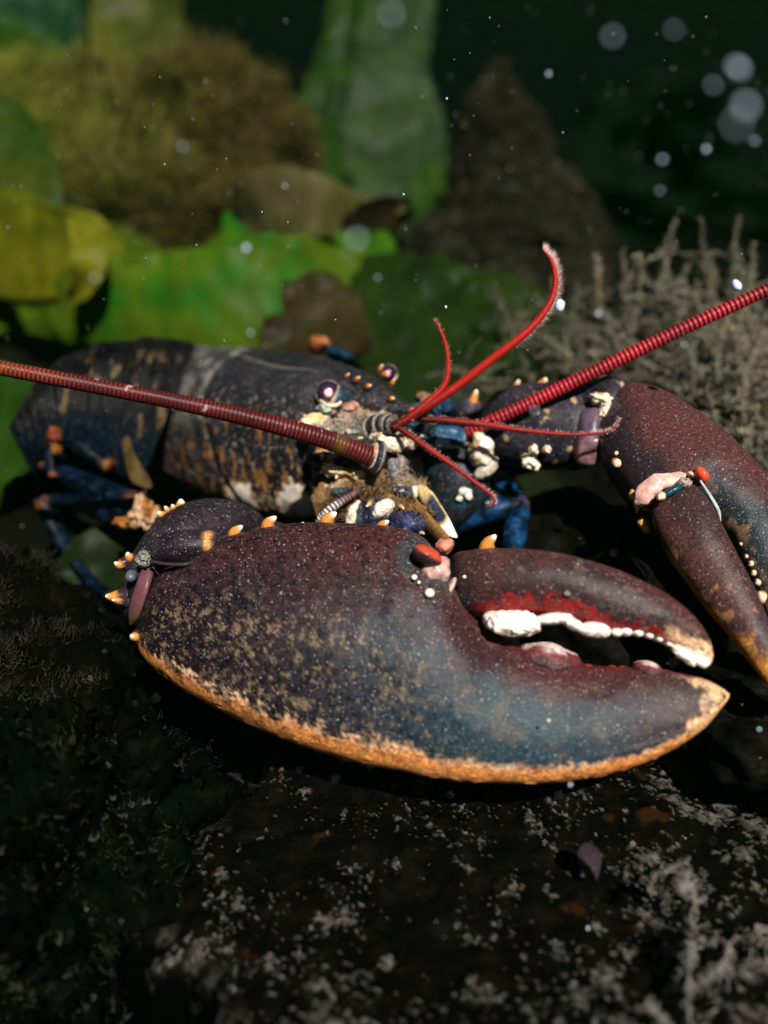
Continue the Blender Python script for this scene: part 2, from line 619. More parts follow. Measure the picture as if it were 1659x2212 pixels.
def fuzz(parent, Q, count, length, r, lean, cols, name='turf', keep=None, curl=.5, lit_ramp=None):
    """short filaments growing on a surface, joined (nobody could count them)"""
    N_ = normals(Q)
    pts, nrm = Q.reshape(-1, 3), N_.reshape(-1, 3)
    ok = (nrm @ unit(CAMP - pts.mean(0))) > -.35
    if keep is not None:
        ok &= keep(pts)
    idx = np.flatnonzero(ok)
    if len(idx) == 0:
        return None
    idx = RNG.choice(idx, count)
    a = pts[idx] + RNG.normal(size=(count, 3)) * .18
    clump = .55 + .9 * np.clip(fbm(a * .55 + 7, 3) + .3, 0, 1)
    dirn = unit(nrm[idx] * .8 + np.asarray(lean) + RNG.normal(size=(count, 3)) * curl)
    ln = length * clump * RNG.uniform(.5, 1.3, count)
    mid = a + dirn * ln[:, None] * .55
    end = mid + unit(dirn + np.asarray(lean) * .6 + RNG.normal(size=(count, 3)) * curl)* ln[:, None] * .5
    cc = np.asarray(cols, float)[RNG.integers(0, len(cols), count)] * (.6 + .8 * RNG.random((count, 1))) * (.5 + .6 * clump[:, None])
    if lit_ramp is not None:                      # painted light falloff: filaments brighter and yellower to the left, darker to the right
        w = sstep(lit_ramp[0], lit_ramp[1], a[:, 0] + 8 * fbm(a * .08, 2))
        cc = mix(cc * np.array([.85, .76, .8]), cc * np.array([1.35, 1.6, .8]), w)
    mb = MB()
    mb.twigs(a, mid + (mid - a) * .15, r, cc)
    mb.twigs(mid, end, r * .75, cc * 1.1)
    o = mb.build(name, M_TURF, parent)
    o['kind'] = 'stuff'
    return o


# rocks around
lrock, lQ = mound('rock', 20, 1500, 40, 330, 270, 9, 'dark boulder behind the claw spines, crowned by a ridge of grey fuzz',
                  [.0022, .002, .0013], [.035, .032, .024], .08, ang=.45, lump=.25)
fuzz(lrock, lQ, 12000, .4, .03, [.1, 0, .35], [[.022, .021, .015], [.045, .042, .032], [.010, .010, .006]], name='grey_turf',
     keep=lambda p: .5 * fbm(p * .5, 3) + .25 * (p[:, 2] - lQ[..., 2].max() + 2.6) > .1)
wrock, wQ = mound('rock', 60, 1880, 33, 330, 330, 7, 'dark rock in the lower corner overgrown by crinkled green weed',
                  [.001, .002, .001], [.02, .028, .015], .08, ang=.5, lump=.5, n=90)
brock, bQ = mound('rock', 1290, 1330, 45, 260, 270, 8, 'blackish smooth boulder between the two claws',
                  [.0045, .004, .003], [.03, .027, .02], .06, lump=.2)
rrock, rQ = mound('rock', 1640, 1560, 36, 260, 130, 6, 'dark low rock behind the tip of the big claw',
                  [.004, .004, .0025], [.06, .056, .045], .10, lump=.35)
fuzz(wrock, wQ, 9000, .35, .025, [.0, -.1, .3], [[.022, .030, .014], [.045, .05, .03], [.010, .02, .008]], name='green_turf', keep=lambda p: np.abs(fbm(p * .45 + 3, 3)) < .07)
trock, tQ = mound('rock', 255, 430, 76, 420, 225, 11, 'rounded rock under a shaggy olive coat of filament weed',
                  [.020, .020, .007], [.05, .05, .03], .2, ang=.04, lump=.25, p=.85)
fuzz(trock, tQ, 60000, 2.3, .13, [.5, -.1, .45], [[.115, .105, .024], [.085, .085, .018], [.13, .12, .042], [.065, .066, .016]], name='filament_turf', curl=.6, lit_ramp=(P(560, 400, 100)[0], P(60, 400, 100)[0]))
mbp = MB()
fz = far(72)


def peak_col(t, s_, f, Q):
    a = fbm(Q * .35 + 5, 4)
    c = mix(np.broadcast_to(np.array([.009, .008, .005]), Q.shape), np.array([.028, .024, .015]), sstep(-.3, .5, a))
    c = mix(c, np.array([.095, .085, .065]), sstep(.35, .6, fbm(Q * 1.1 + 50, 4, .6)) * .7)
    return mix(c, np.array([.14, .055, .03]), sstep(.62, .8, fbm(Q * .6 + 80, 3)) * .6)


pQ, _ = loft(mbp, [((1050, 142, fz), (1090, 146, fz), .8), ((1010, 185, fz), (1125, 195, fz), 3), ((990, 250, fz), (1158, 255, fz), 4.5), ((990, 320, fz), (1198, 325, fz), 5.5), ((985, 390, fz), (1240, 390, fz), 7),
                   ((935, 455, fz), (1270, 440, fz), 8.5), ((890, 500, fz), (1295, 490, fz), 10), ((870, 570, fz), (1310, 560, fz), 11), ((880, 660, fz), (1320, 660, fz), 11), ((900, 760, fz), (1310, 760, fz), 9)],
             120, 120, peak_col, p=1.1, lump=1.6, lump_s=.16, extra=lambda t, s_, f, Q: 1.1 * np.abs(fbm(Q * .3 + 9, 4, .55)) - .4)
prock = mbp.build('rock', M_ROCK, base=P(1090, 760, fz))
tag(prock, 'steep grey brown rock rising to a narrow peak amid dark water', 'rock')
fuzz(prock, pQ, 16000, .6, .09, [.1, -.1, .35], [[.034, .029, .019], [.024, .021, .012], [.055, .048, .036], [.018, .017, .009]], name='short_turf', curl=.8, keep=lambda p: fbm(p * .25 + 2, 3) > -.1)
frock, fQ = mound('rock', 1400, 480, 95, 260, 230, 20, 'far dim green boulder at the edge of the dark water',
                  [.0022, .005, .0026], [.008, .012, .006], .1, lump=.35)
hrock, hQ = mound('rock', 1520, 960, 60, 420, 240, 9, 'rock at the far side of the smaller claw, carpeted with pale hydroids',
                  [.020, .020, .012], [.12, .11, .08], .2, ang=.1, lump=.25)


# ---- kelp
def kelp(label, spine_pts, widths, cols, ruffle=.5, thick=.12, nt=70, ns=26, tilt=0.0, group=None, freq=.17, ruf_all=.35, seed=0):
    spine_pts = [(a, b, far(e)) for a, b, e in spine_pts]
    C = crom([P(*s) for s in spine_pts], nt)
    dd = crom([[s[2]] for s in spine_pts], nt)[:, 0]
    sc = dd.mean() / 60 if dd.mean() > 60 else 1.0
    ruffle, freq = ruffle * math.sqrt(sc), freq / sc
    W = np.maximum(crom([[w] for w in widths], nt)[:, 0] * K * dd, .05)
    tg = unit(np.gradient(C, axis=0))
    vw = unit(CAMP - C)
    sd = unit(np.cross(tg, vw))
    sd = unit(sd + tilt * vw)
    nrm = unit(np.cross(sd, tg))
    s = np.linspace(-1, 1, ns)
    E = np.broadcast_to(s[None], (nt, ns))
    base = C[:, None] + E[..., None] * (W[:, None, None] * .5) * sd[:, None]
    n1 = fbm(base * freq + seed * 7.7, 3)
    amp = ruffle * (ruf_all + np.abs(E) ** 2.0)
    Q = base + (n1 * amp * 2.2)[..., None] * nrm[:, None]
    edge = (np.abs(E) > .85) * fbm(base * .9 + seed, 2) * .35 * ruffle
    Q = Q + (np.sign(E) * edge)[..., None] * sd[:, None]
    t = np.linspace(0, 1, nt)[:, None] + 0 * E
    c0, c1 = np.asarray(cols[0], float), np.asarray(cols[1], float)
    c = mix(np.broadcast_to(c0, Q.shape), c1, sstep(-.45, .5, fbm(base * .22 + 5 + seed, 3) + .15 * E + (t - .5) * .5))
    c = c * (.9 + .2 * np.clip(fbm(base * np.array([1, 1, .3]) * .9, 3), -1, 1))[..., None]
    mb = MB()
    # front and back skins, closed round the rim: a real lamina with thickness
    th = thick * .5 * nrm[:, None]
    ring = np.concatenate([Q + th, (Q - th)[:, ::-1]], axis=1)
    mb.grid(ring, np.concatenate([c, c[:, ::-1]], axis=1), closed=True, caps=True)
    lo = Q.reshape(-1, 3)[Q.reshape(-1, 3)[:, 2].argmin()]
    o = mb.build('kelp_blade', M_KELP, base=lo)
    return tag(o, label, 'kelp', group or 'kelp blades behind the lobster')


OLV = [[.040, .052, .006], [.075, .085, .010]]
GRN = [[.070, .118, .006], [.020, .115, .006]]
YEL = [[.085, .105, .005], [.155, .165, .007]]
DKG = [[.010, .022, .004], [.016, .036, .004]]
BRN = [[.022, .017, .006], [.036, .030, .009]]
TAN = [[.10, .088, .035], [.062, .062, .016]]
kelp('olive kelp blade hanging at the top, narrowing to a waist above the shaggy rock', [(300, -80, 78), (297, 40, 78), (285, 130, 77), (270, 210, 76), (262, 300, 76)], [180, 200, 150, 90, 120], OLV, .6, seed=1)
kelp('dim bluish green frond in the top corner over black water', [(40, -60, 95), (60, 80, 94), (90, 190, 93), (140, 290, 92)], [260, 240, 190, 220], [[.008, .034, .010], [.014, .05, .012]], 1.2, seed=2)
kelp('bright green strip of kelp along the far edge beside the shaggy rock', [(-180, 180, 65), (-60, 290, 64), (10, 370, 63.5), (50, 440, 63), (60, 530, 62)], [30, 230, 230, 170, 120], [[.024, .052, .005], [.042, .062, .006]], .7, seed=3)
kelp('brightest yellow kelp blade, creased and folded before the shaggy rock', [(-420, 470, 62), (-200, 510, 60.5), (10, 530, 59), (120, 545, 58), (200, 545, 57.5), (268, 560, 58)], [30, 170, 225, 200, 160, 50], YEL, .35, seed=4)
kelp('yellow green kelp lobe folded under the brightest yellow blade', [(160, 465, 57), (190, 520, 56), (185, 580, 56), (160, 640, 57)], [40, 75, 80, 20], [[.14, .15, .008], [.24, .24, .014]], .5, seed=5)
kelp('long grass green kelp blade lying just behind the back of the lobster', [(40, 690, 60), (200, 668, 58), (380, 655, 57), (540, 640, 57), (690, 640, 58), (860, 640, 60)], [60, 190, 240, 260, 240, 140], GRN, .55, seed=6, nt=110, tilt=.25)
kelp('pointed grass green kelp tip standing up beside the shaggy rock', [(480, 660, 60.5), (495, 570, 60.5), (500, 510, 61), (488, 462, 62)], [190, 140, 80, 10], GRN, .6, seed=7)
kelp('broad mid green blade fanning below the curled tan kelp', [(560, 640, 63), (660, 560, 62), (770, 540, 62), (860, 545, 63)], [160, 190, 150, 90], [[.028, .11, .006], [.05, .14, .008]], 1.0, seed=8)
kelp('dark brown rounded kelp blade standing behind the carapace', [(690, 790, 53), (680, 720, 53.5), (672, 650, 54), (640, 606, 54.5)], [240, 240, 190, 60], BRN, .7, seed=9)
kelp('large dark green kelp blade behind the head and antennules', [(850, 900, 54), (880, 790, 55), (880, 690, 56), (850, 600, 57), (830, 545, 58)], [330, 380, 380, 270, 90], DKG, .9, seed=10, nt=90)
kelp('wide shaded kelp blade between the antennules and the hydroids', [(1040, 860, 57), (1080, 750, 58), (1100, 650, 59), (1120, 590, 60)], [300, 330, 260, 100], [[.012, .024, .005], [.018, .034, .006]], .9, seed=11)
kelp('tan curled kelp blade with a pale upper rim ending in a point', [(515, 460, 62), (580, 440, 60.5), (670, 445, 59.5), (770, 458, 59), (840, 452, 58.5), (885, 446, 58.5)], [90, 150, 140, 80, 34, 8], TAN, .4, seed=12)
kelp('dark brown kelp curl tucked under the pale pointed rim', [(740, 480, 59), (800, 465, 58.5), (860, 462, 58.5), (890, 470, 60)], [20, 60, 70, 20], [[.014, .009, .004], [.022, .015, .006]], .3, seed=13)
kelp('wide green kelp strap hanging from the top beside the black water', [(850, -90, 84), (840, 40, 83), (830, 160, 82), (850, 290, 81), (850, 400, 80), (820, 480, 79)], [190, 200, 190, 230, 220, 120], [[.020, .040, .012], [.034, .062, .018]], .8, seed=14, nt=90)
kelp('narrow bright green strap overlapping the wide hanging one', [(760, -60, 80), (730, 100, 79), (690, 230, 78), (680, 330, 77), (720, 430, 76)], [70, 80, 90, 110, 60], [[.010, .034, .004], [.017, .05, .005]], .8, seed=15, nt=90)
kelp('small vivid green kelp lobe at the foot of the hanging straps', [(950, 460, 72), (930, 410, 73), (930, 350, 74)], [110, 110, 30], [[.016, .045, .005], [.024, .06, .006]], .4, seed=16)
kelp('drooping green kelp curl below the black hollow at far left', [(-40, 640, 64), (60, 690, 63), (150, 735, 62), (215, 760, 60)], [60, 80, 70, 20], [[.02, .05, .005], [.03, .07, .007]], .5, seed=17)
kelp('green kelp blade lying on the seabed beyond the tail', [(-420, 900, 53), (-160, 905, 52), (-20, 940, 51), (60, 980, 50.5), (110, 1000, 50)], [30, 240, 330, 280, 60], [[.014, .045, .004], [.025, .07, .006]], .8, seed=18)
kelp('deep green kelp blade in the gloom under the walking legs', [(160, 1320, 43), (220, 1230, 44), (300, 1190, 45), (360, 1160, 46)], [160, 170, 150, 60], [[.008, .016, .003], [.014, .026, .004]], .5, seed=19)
kelp('faint green kelp blade alone in the dark water past the hydroids', [(1500, 560, 90), (1560, 470, 92), (1600, 400, 94), (1600, 350, 95)], [60, 130, 120, 30], [[.008, .026, .008], [.012, .036, .010]], .6, seed=20)
kelp('flat olive kelp blade edge lying beyond the smaller claw', [(1560, 1075, 50), (1640, 1040, 50), (1720, 1010, 50), (1800, 990, 50)], [30, 90, 130, 150], [[.045, .032, .010], [.06, .045, .015]], .3, seed=21)


kelp('huge dark olive kelp sheet filling the murk behind the yellow blade at the left edge', [(-120, 160, 92), (0, 260, 91), (60, 420, 90), (40, 600, 88), (60, 760, 86)], [300, 420, 460, 480, 420], [[.022, .065, .004], [.050, .095, .006]], .9, seed=31, nt=100)
kelp('olive yellow kelp sheet sloping from the yellow blade down to the grass green one', [(-330, 650, 70), (-80, 650, 69), (100, 640, 68), (260, 640, 67), (420, 660, 66)], [20, 260, 330, 300, 120], [[.050, .065, .005], [.060, .105, .006]], .5, seed=32, tilt=.25)
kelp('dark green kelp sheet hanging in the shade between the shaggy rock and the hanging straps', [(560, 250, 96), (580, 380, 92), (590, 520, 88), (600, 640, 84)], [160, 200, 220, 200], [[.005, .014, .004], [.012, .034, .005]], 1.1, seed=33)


# ---- hydroids (pale bushy turf animals on the right)
def hydroid(base, size, label, n_stem, dirs, cols, dens=22, r=.085, leng=1.0):
    A, B, Rr, Cc = [], [], [], []
    for _ in range(int(n_stem * 1.9)):
        p = np.array(base) + RNG.normal(size=3) * size * np.array([.30, .18, .12])
        d = unit(np.asarray(dirs) + RNG.normal(size=3) * .55)
        turn = RNG.normal(size=3) * .16
        L = size * RNG.uniform(.55, 1.15) * leng
        m = dens
        step = L / m
        shade = RNG.uniform(.7, 1.25)
        for k in range(m):
            q = p + d * step
            A.append(p.copy()); B.append(q + d * step * .5); Rr.append(r * (1 - .5 * k / m)); Cc.append(shade)
            for _s in range(3):
                sd = unit(np.cross(d, RNG.normal(size=3)) + d * .7)
                tl = RNG.uniform(.35, .9) * (1 - .45 * k / m) * size * .16
                e = p + sd * tl
                A.append(p.copy()); B.append(e); Rr.append(r * .7); Cc.append(shade * 1.1)
                s2 = unit(sd + RNG.normal(size=3) * .8)
                A.append(p + sd * tl * .6); B.append(p + sd * tl * .6 + s2 * tl * .5); Rr.append(r * .55); Cc.append(shade * 1.2)
            p = q
            d = unit(d + turn + RNG.normal(size=3) * .10)
    A, B, Rr, Cc = np.array(A), np.array(B), np.array(Rr), np.array(Cc)
    cc = np.asarray(cols, float)[RNG.integers(0, len(cols), len(A))] * (Cc * RNG.uniform(.7, 1.2, len(A)))[:, None]
    mb = MB()
    mb.twigs(A, B, Rr, cc)
    o = mb.build('hydroid', M_HYD, base=base)
    return tag(o, label, 'hydroid', 'pale hydroids growing on the right')


fuzz(hrock, hQ, 40000, 1.3, .08, [-.1, -.1, .4], [[.13, .118, .08], [.10, .092, .06], [.17, .155, .112]], name='pale_turf', curl=.9)
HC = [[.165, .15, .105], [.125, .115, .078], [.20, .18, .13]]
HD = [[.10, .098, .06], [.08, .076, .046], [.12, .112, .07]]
hydroid(P(1420, 690, 53), 5.2, 'pale hydroid with stems arching towards the curved red antennule', 16, [-.75, -.1, .45], HC)
hydroid(P(1480, 640, 54), 4.6, 'tall hydroid with one bare stem bent up into the dark water', 7, [.35, 0, .8], HC)
hydroid(P(1590, 700, 54), 4.6, 'hydroid clump behind the outer end of the right banded antenna', 14, [.1, -.2, .7], HC)
hydroid(P(1480, 790, 51.5), 4.6, 'dense hydroid clump just above the smaller claw', 24, [-.1, -.4, .6], HC)
hydroid(P(1630, 800, 50), 4.8, 'dense hydroid clump under the outer end of the right banded antenna', 26, [-.1, -.3, .6], HC)
hydroid(P(1560, 880, 47), 4.2, 'hydroid clump leaning against the back of the smaller claw', 26, [-.1, -.3, .55], HC)
hydroid(P(1640, 960, 46), 4.0, 'lowest hydroid clump by the smaller claw', 22, [-.2, -.2, .6], HC)
hydroid(P(1330, 790, 52), 4.2, 'hydroid clump behind the arm of the smaller claw', 18, [-.35, -.2, .6], HC)
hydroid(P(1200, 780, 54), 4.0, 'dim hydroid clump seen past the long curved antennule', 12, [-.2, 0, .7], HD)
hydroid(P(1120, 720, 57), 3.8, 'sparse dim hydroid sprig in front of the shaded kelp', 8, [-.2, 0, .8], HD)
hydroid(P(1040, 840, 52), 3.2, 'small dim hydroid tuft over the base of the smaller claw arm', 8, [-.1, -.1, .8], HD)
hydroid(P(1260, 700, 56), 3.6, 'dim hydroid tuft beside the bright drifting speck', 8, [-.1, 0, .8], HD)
hydroid(G(1560, 2060, 1.0), 4.2, 'branching hydroid spread over the front corner of the crusted slab', 4, [.1, -.35, .12], [[.14, .125, .11], [.18, .16, .145]], r=.09)
hydroid(G(1480, 1960, 1.0), 3.0, 'thin hydroid sprig lying on the crusted slab', 2, [-.4, -.3, .1], [[.12, .105, .095], [.15, .135, .12]], r=.07)

# ---- weed on the dark corner rock: thin crinkled flaps, joined
mbw = MB()
Nw = normals(wQ)
pp, nn_ = wQ.reshape(-1, 3), Nw.reshape(-1, 3)
idx = np.flatnonzero((nn_ @ unit(CAMP - pp.mean(0))) > -.1)
for i in RNG.choice(idx, 2600):
    b, n_ = pp[i], nn_[i]
    a1 = unit(np.cross(n_, RNG.normal(size=3)))
    d1 = unit(n_ * .6 + RNG.normal(size=3) * .5 + np.array([.1, -.3, .2]))
    w, L = RNG.uniform(.08, .26), RNG.uniform(.15, .5)
    ss, tt = np.meshgrid(np.linspace(-1, 1, 5), np.linspace(0, 1, 4), indexing='ij')
    Q = b + (ss * w * (.4 + tt * .8))[..., None] * a1 + (tt * L)[..., None] * d1
    Q = Q + fbm(Q * 4.2, 2)[..., None] * .18 * unit(np.cross(a1, d1))
    rimm = sstep(.75, 1, tt + .25 * np.abs(ss))
    g = RNG.uniform(.5, 1.5)
    cc = mix(np.broadcast_to(np.array([.0006, .0016, .0007]) * g, Q.shape), np.array([.05, .06, .035]) * g, rimm * (RNG.random() < .16 + .5 * max(0., perlin(b * .6)) ))
    mbw.grid(Q, cc)
o = mbw.build('crinkled_weed', M_TURF, wrock)
o['kind'] = 'stuff'

# ---- small shell on the slab
mb = MB()
sc_c = G(1275, 1862, 1.25)
tt, ss = np.meshgrid(np.linspace(0, 1, 30), np.linspace(-1, 1, 60), indexing='ij')
ang = ss * .85
ax1 = unit(np.array([-.15, .65, .25])); ax2 = unit(np.cross(ax1, [0.2, -.5, 1])); ax3 = np.cross(ax2, ax1)
rib = .035 * np.cos(ss * 24) * tt
Q = sc_c + (tt * 1.2 * np.cos(ang) - .6)[..., None] * ax1 + (tt * .58 * np.sin(ang))[..., None] * ax2 + ((.30) * np.sin(tt * math.pi * .85) + rib)[..., None] * ax3
ring = np.concatenate([Q, (Q - .05 * ax3)[:, ::-1]], 1)
cc = mix(np.broadcast_to(np.array([.042, .030, .038]), Q.shape), np.array([.10, .075, .088]), sstep(-.2, .9, np.cos(ss * 24)) * .7 + .3 * np.sin(tt * 30) ** 2)
mb.grid(ring, np.concatenate([cc, cc[:, ::-1]], 1), closed=True, caps=True)
tag(mb.build('scallop_shell', M_CRUST, base=sc_c), 'small ribbed mauve shell lying on the crusted slab', 'shell')

# ---- the faint green murk of the water
mbh = MB()
v8 = np.array([[x, y, z] for x in (-135, 135) for y in (-30, 275) for z in (-110, 95)], float)
mbh.add(v8, np.ones(3), [[0, 1, 3, 2], [4, 6, 7, 5], [0, 4, 5, 1], [2, 3, 7, 6], [0, 2, 6, 4], [1, 5, 7, 3]])
M_HAZE = bpy.data.materials.new('haze')
M_HAZE.use_nodes = True
hn = M_HAZE.node_tree.nodes
hn.remove(hn['Principled BSDF'])
hv = hn.new('ShaderNodeVolumePrincipled')
hv.inputs['Density'].default_value = .008
hv.inputs['Color'].default_value = (.10, .62, .20, 1)
M_HAZE.node_tree.links.new(hv.outputs[0], hn['Material Output'].inputs['Volume'])
tag(mbh.build('haze', M_HAZE, base=[0, 120, -110], smooth=False), kind='stuff')

# =================================================================== LOBSTER
print('lobster')
lob_base = G(560, 1200, 1.0)
LOB = empty('lobster', lob_base)
tag(LOB, 'dark mottled lobster with red antennae reaching its heavy claw forward', 'lobster')

# ---------------- carapace
O_ = P(893, 885, 38)
TH = math.radians(45)
Lx = np.array([math.cos(TH), -math.sin(TH), 0]); Ly = np.array([math.sin(TH), math.cos(TH), 0]); Lz = np.array([0, 0, 1.0])


def LB(X, Y, Z):
    X, Y, Z = np.broadcast_arrays(X, Y, Z)
    return O_ + X[..., None] * Lx + Y[..., None] * Ly + Z[..., None] * Lz


XS = [-18.6, -18.3, -15.8, -13, -11, -9, -7, -5, -4.0, -3.5, -3.1, -2.6, -1.8, -.9, -.25, 0]
WS = [2.9, 3.5, 3.75, 3.8, 3.75, 3.6, 3.3, 2.85, 2.45, 2.10, 1.45, 1.0, .80, .60, .36, .08]
ZT = [-1.0, -.62, -.25, .25, .5, .72, .85, .85, .78, .72, .62, .5, .34, .16, .06, .0]
ZB = [-6.2, -7.0, -7.5, -7.6, -7.5, -7.3, -6.9, -6.4, -6.0, -5.2, -2.6, -.8, -.5, -.35, -.2, -.06]
na, nb = 420, 320
Xc = np.interp(np.linspace(0, 1, na), np.linspace(0, 1, len(XS)), XS)
sm = lambda y: crom([[a] for a in np.interp(np.linspace(0, 1, 60), np.linspace(0, 1, len(XS)), y)], na)[:, 0]
Xc, W_, zt, zb = sm(XS), sm(WS), sm(ZT), sm(ZB)
al = np.linspace(-math.pi, math.pi, nb, endpoint=False)[None]
sa, ca = np.sin(al), np.cos(al)
lowm = ca < 0
yy = W_[:, None] * np.sign(sa) * np.abs(sa) ** np.where(lowm, .42, .82)
zm, hh = ((zt + zb) / 2)[:, None], ((zt - zb) / 2)[:, None]
zc = zm + hh * np.sign(ca) * np.abs(ca) ** np.where(lowm, .80, .92)
Q = LB(Xc[:, None], yy, zc)
Xg = Xc[:, None] + 0 * al
ctr = LB(Xc, 0 * Xc, (zt + zb) / 2)[:, None]
outn = unit(Q - ctr)
groove = -11.6 + 2.2 * (np.abs(al) / 2.0) ** 2 - .2 * np.cos(al)
dg = Xg - groove
disp = -.17 * np.exp(-(dg / .28) ** 2) + .07 * np.exp(-((dg - .8) / .7) ** 2)
disp = disp - .10 * np.exp(-((Xg + 17.9) / .12) ** 2) * 1 + .06 * np.exp(-((Xg + 18.25) / .15) ** 2)
ridge = np.exp(-((np.abs(al) - .62) / .13) ** 2) * sstep(-6.5, -3.5, Xg) * sstep(-2.0, -3.0, Xg)
disp = disp + .16 * ridge - .09 * np.exp(-((al) / .16) ** 2) * sstep(-5.5, -3, Xg) * .8
disp = disp + .05 * fbm(Q * .8, 3) + .012 * fbm(Q * 7, 2)
Q = Q + outn * disp[..., None]
dsh = np.broadcast_to(np.array([.0085, .0085, .0115]), Q.shape)
col = mix(dsh, np.array([.020, .016, .021]), sstep(-.3, .5, fbm(Q * .5 + 2, 3)))
dust = sstep(-10.6, -12.2, dg + groove + 0 * al + 1.1 * fbm(Q * .7, 4)) * sstep(-18.6, -16.6, Xg) * sstep(1.75, 1.0, np.abs(al) + .35 * fbm(Q * 1.1 + 4, 3))
col = mix(col, np.array([.15, .14, .122]), dust * np.clip(.34 + .85 * fbm(Q * 1.1 + 9, 5, .6), .04, .9))
gl = np.exp(-((dg + .1) / .16) ** 2) * sstep(1.9, 1.2, np.abs(al)) * sstep(-.3, .4, fbm(Q * 1.3 + 30, 3))
col = mix(col, np.array([.20, .18, .14]), gl * .6)
line2 = np.exp(-((al + .25 - .05 * np.sin(Xg)) / .035) ** 2) * sstep(-11.5, -10, Xg) * sstep(-4.5, -6.5, Xg)
col = mix(col, np.array([.15, .13, .11]), line2 * .5)
side = np.abs(al)
low = sstep(1.25, 2.0, side)
qs = Q @ np.stack([Lx * 1.4, Ly * .6, Lz * .55], 1)
fl = fbm(qs * 1.9 + 70, 4, .6)
orange_m = sstep(.48, .60, fl + .28 * low) * sstep(.85, 1.35, side) * sstep(-3.6, -4.4, Xg)
col = mix(col, np.array([.27, .115, .03]), orange_m * .85)
big = fbm(Q * .62 + 11.5, 3, .4)
cream_m = sstep(.30, .38, big + .42 * sstep(1.75, 2.15, side) - .25) * sstep(1.55, 1.9, side) * sstep(-3.4, -4.2, Xg)
col = mix(col, np.array([.50, .38, .25]), cream_m * sstep(.1, .4, fbm(Q * 3.2 + 2, 3, .6)) * .7)
wsp = sstep(.50, .62, fbm(Q * 3.6 + 19, 3, .6) + .18 * fbm(Q * .6 + 3, 2)) * sstep(.55, 1.1, side)
col = mix(col, np.array([.24, .20, .15]), wsp * .8)
# the two clear pale patches low on the flank
for (uu, vv, ru, rv) in ((636, 1078, 34, 36), (655, 1095, 16, 30), (517, 1072, 26, 28), (540, 1094, 18, 14), (497, 1085, 14, 18)):
    pc = P(uu, vv, 41.0)
    rel = Q - CAMP
    dep = rel @ VF
    pu = (rel @ VR) / dep / K + 829.5
    pv = 1106 - (rel @ VU) / dep / K
    e = ((pu - uu) / ru) ** 2 + ((pv - vv) / rv) ** 2
    nearside = al < 0
    e = e + .9 * fbm(Q * 2.6 + 5, 3, .6)
    mcr = sstep(1.1, .8, e) * nearside
    rimc = sstep(1.6, 1.1, e) * nearside
    col = mix(col, np.array([.42, .20, .07]), rimc * .7)
    col = mix(col, np.array([.78, .70, .58]), mcr)
gran = sstep(.25, .6, fbm(Q * 9, 2)) * sstep(-7.0, -3.5, Xg) * sstep(1.6, .9, np.abs(al))
col = mix(col, np.array([.15, .135, .135]), gran * .55)
mb = MB()
mb.grid(Q, col, closed=True, caps=True)
CARA = mb.build('carapace', M_CARA, LOB)

# rostrum and brow spines
def ring_spine(mb, u, v, d, r, tipd):
    spine(mb, P(u, v, d), P(u + tipd[0], v + tipd[1], d + tipd[2]), r * px(d), bend=.05, basecol=np.array([.05, .025, .018]))


SP = []
for (u, v, du, dv, d, r) in ((749, 814, 6, -7, 39.6, 8), (770, 820, 8, -6, 39.2, 9), (796, 835, 5, -2, 38.7, 10), (845, 862, 6, -1, 38.2, 10),
                             (820, 800, 8, -14, 40.6, 8), (828, 810, 12, -8, 40.2, 8), (846, 832, 8, -16, 39.6, 8), (675, 828, -3, -8, 40.3, 6),
                             (884, 884, 16, 3, 38.0, 8)):
    mb = MB()
    spine(mb, P(u, v, d + .1), P(u + du * .9, v + dv * .9, d - .15), r * px(d) * .68, bend=.05, basecol=np.array([.04, .022, .02]),
          orange=np.array([.62, .20, .03]) if u != 884 else np.array([.75, .10, .015]))
    mb.build('spine', M_SPINE, CARA)

# ---------------- abdomen: overlapping rings curling away
ab_top = [(420, 743, 49.0), (345, 743, 49.2), (270, 748, 49.0), (195, 764, 48.6), (130, 800, 48.0), (82, 850, 47.4), (52, 915, 47.0), (45, 985, 46.8)]
ab_bot = [(300, 1060, 46.5), (265, 1040, 46.7), (225, 1020, 46.7), (185, 1005, 46.5), (145, 1000, 46.2), (110, 1005, 46.0), (85, 1015, 46.0), (70, 1030, 46.0)]
ta = crom([np.array(x, float) for x in ab_top], 61)
tb = crom([np.array(x, float) for x in ab_bot], 61)


def abd_col(t, s, f, Q):
    c = mix(np.broadcast_to(np.array([.0018, .0018, .0024]), Q.shape), np.array([.0045, .0043, .0046]), sstep(-.4, .4, fbm(Q * .8, 3)))  # tail's sinking into shadow painted in: far darker than the carapace
    st = fbm(Q @ np.stack([VR * 1.7, VF * .6, VU * .5], 1) + 33, 4, .55)
    c = mix(c, np.array([.10, .068, .030]), sstep(.36, .52, st) * sstep(.75, .2, s) * .8)
    c = mix(c, np.array([.002, .007, .014]), sstep(-.3, -.75, s) * .8)
    return mix(c, np.array([.03, .028, .026]), .15 * sstep(.78, .92, t) * sstep(-.2, .5, fbm(Q * 1.5, 3)))


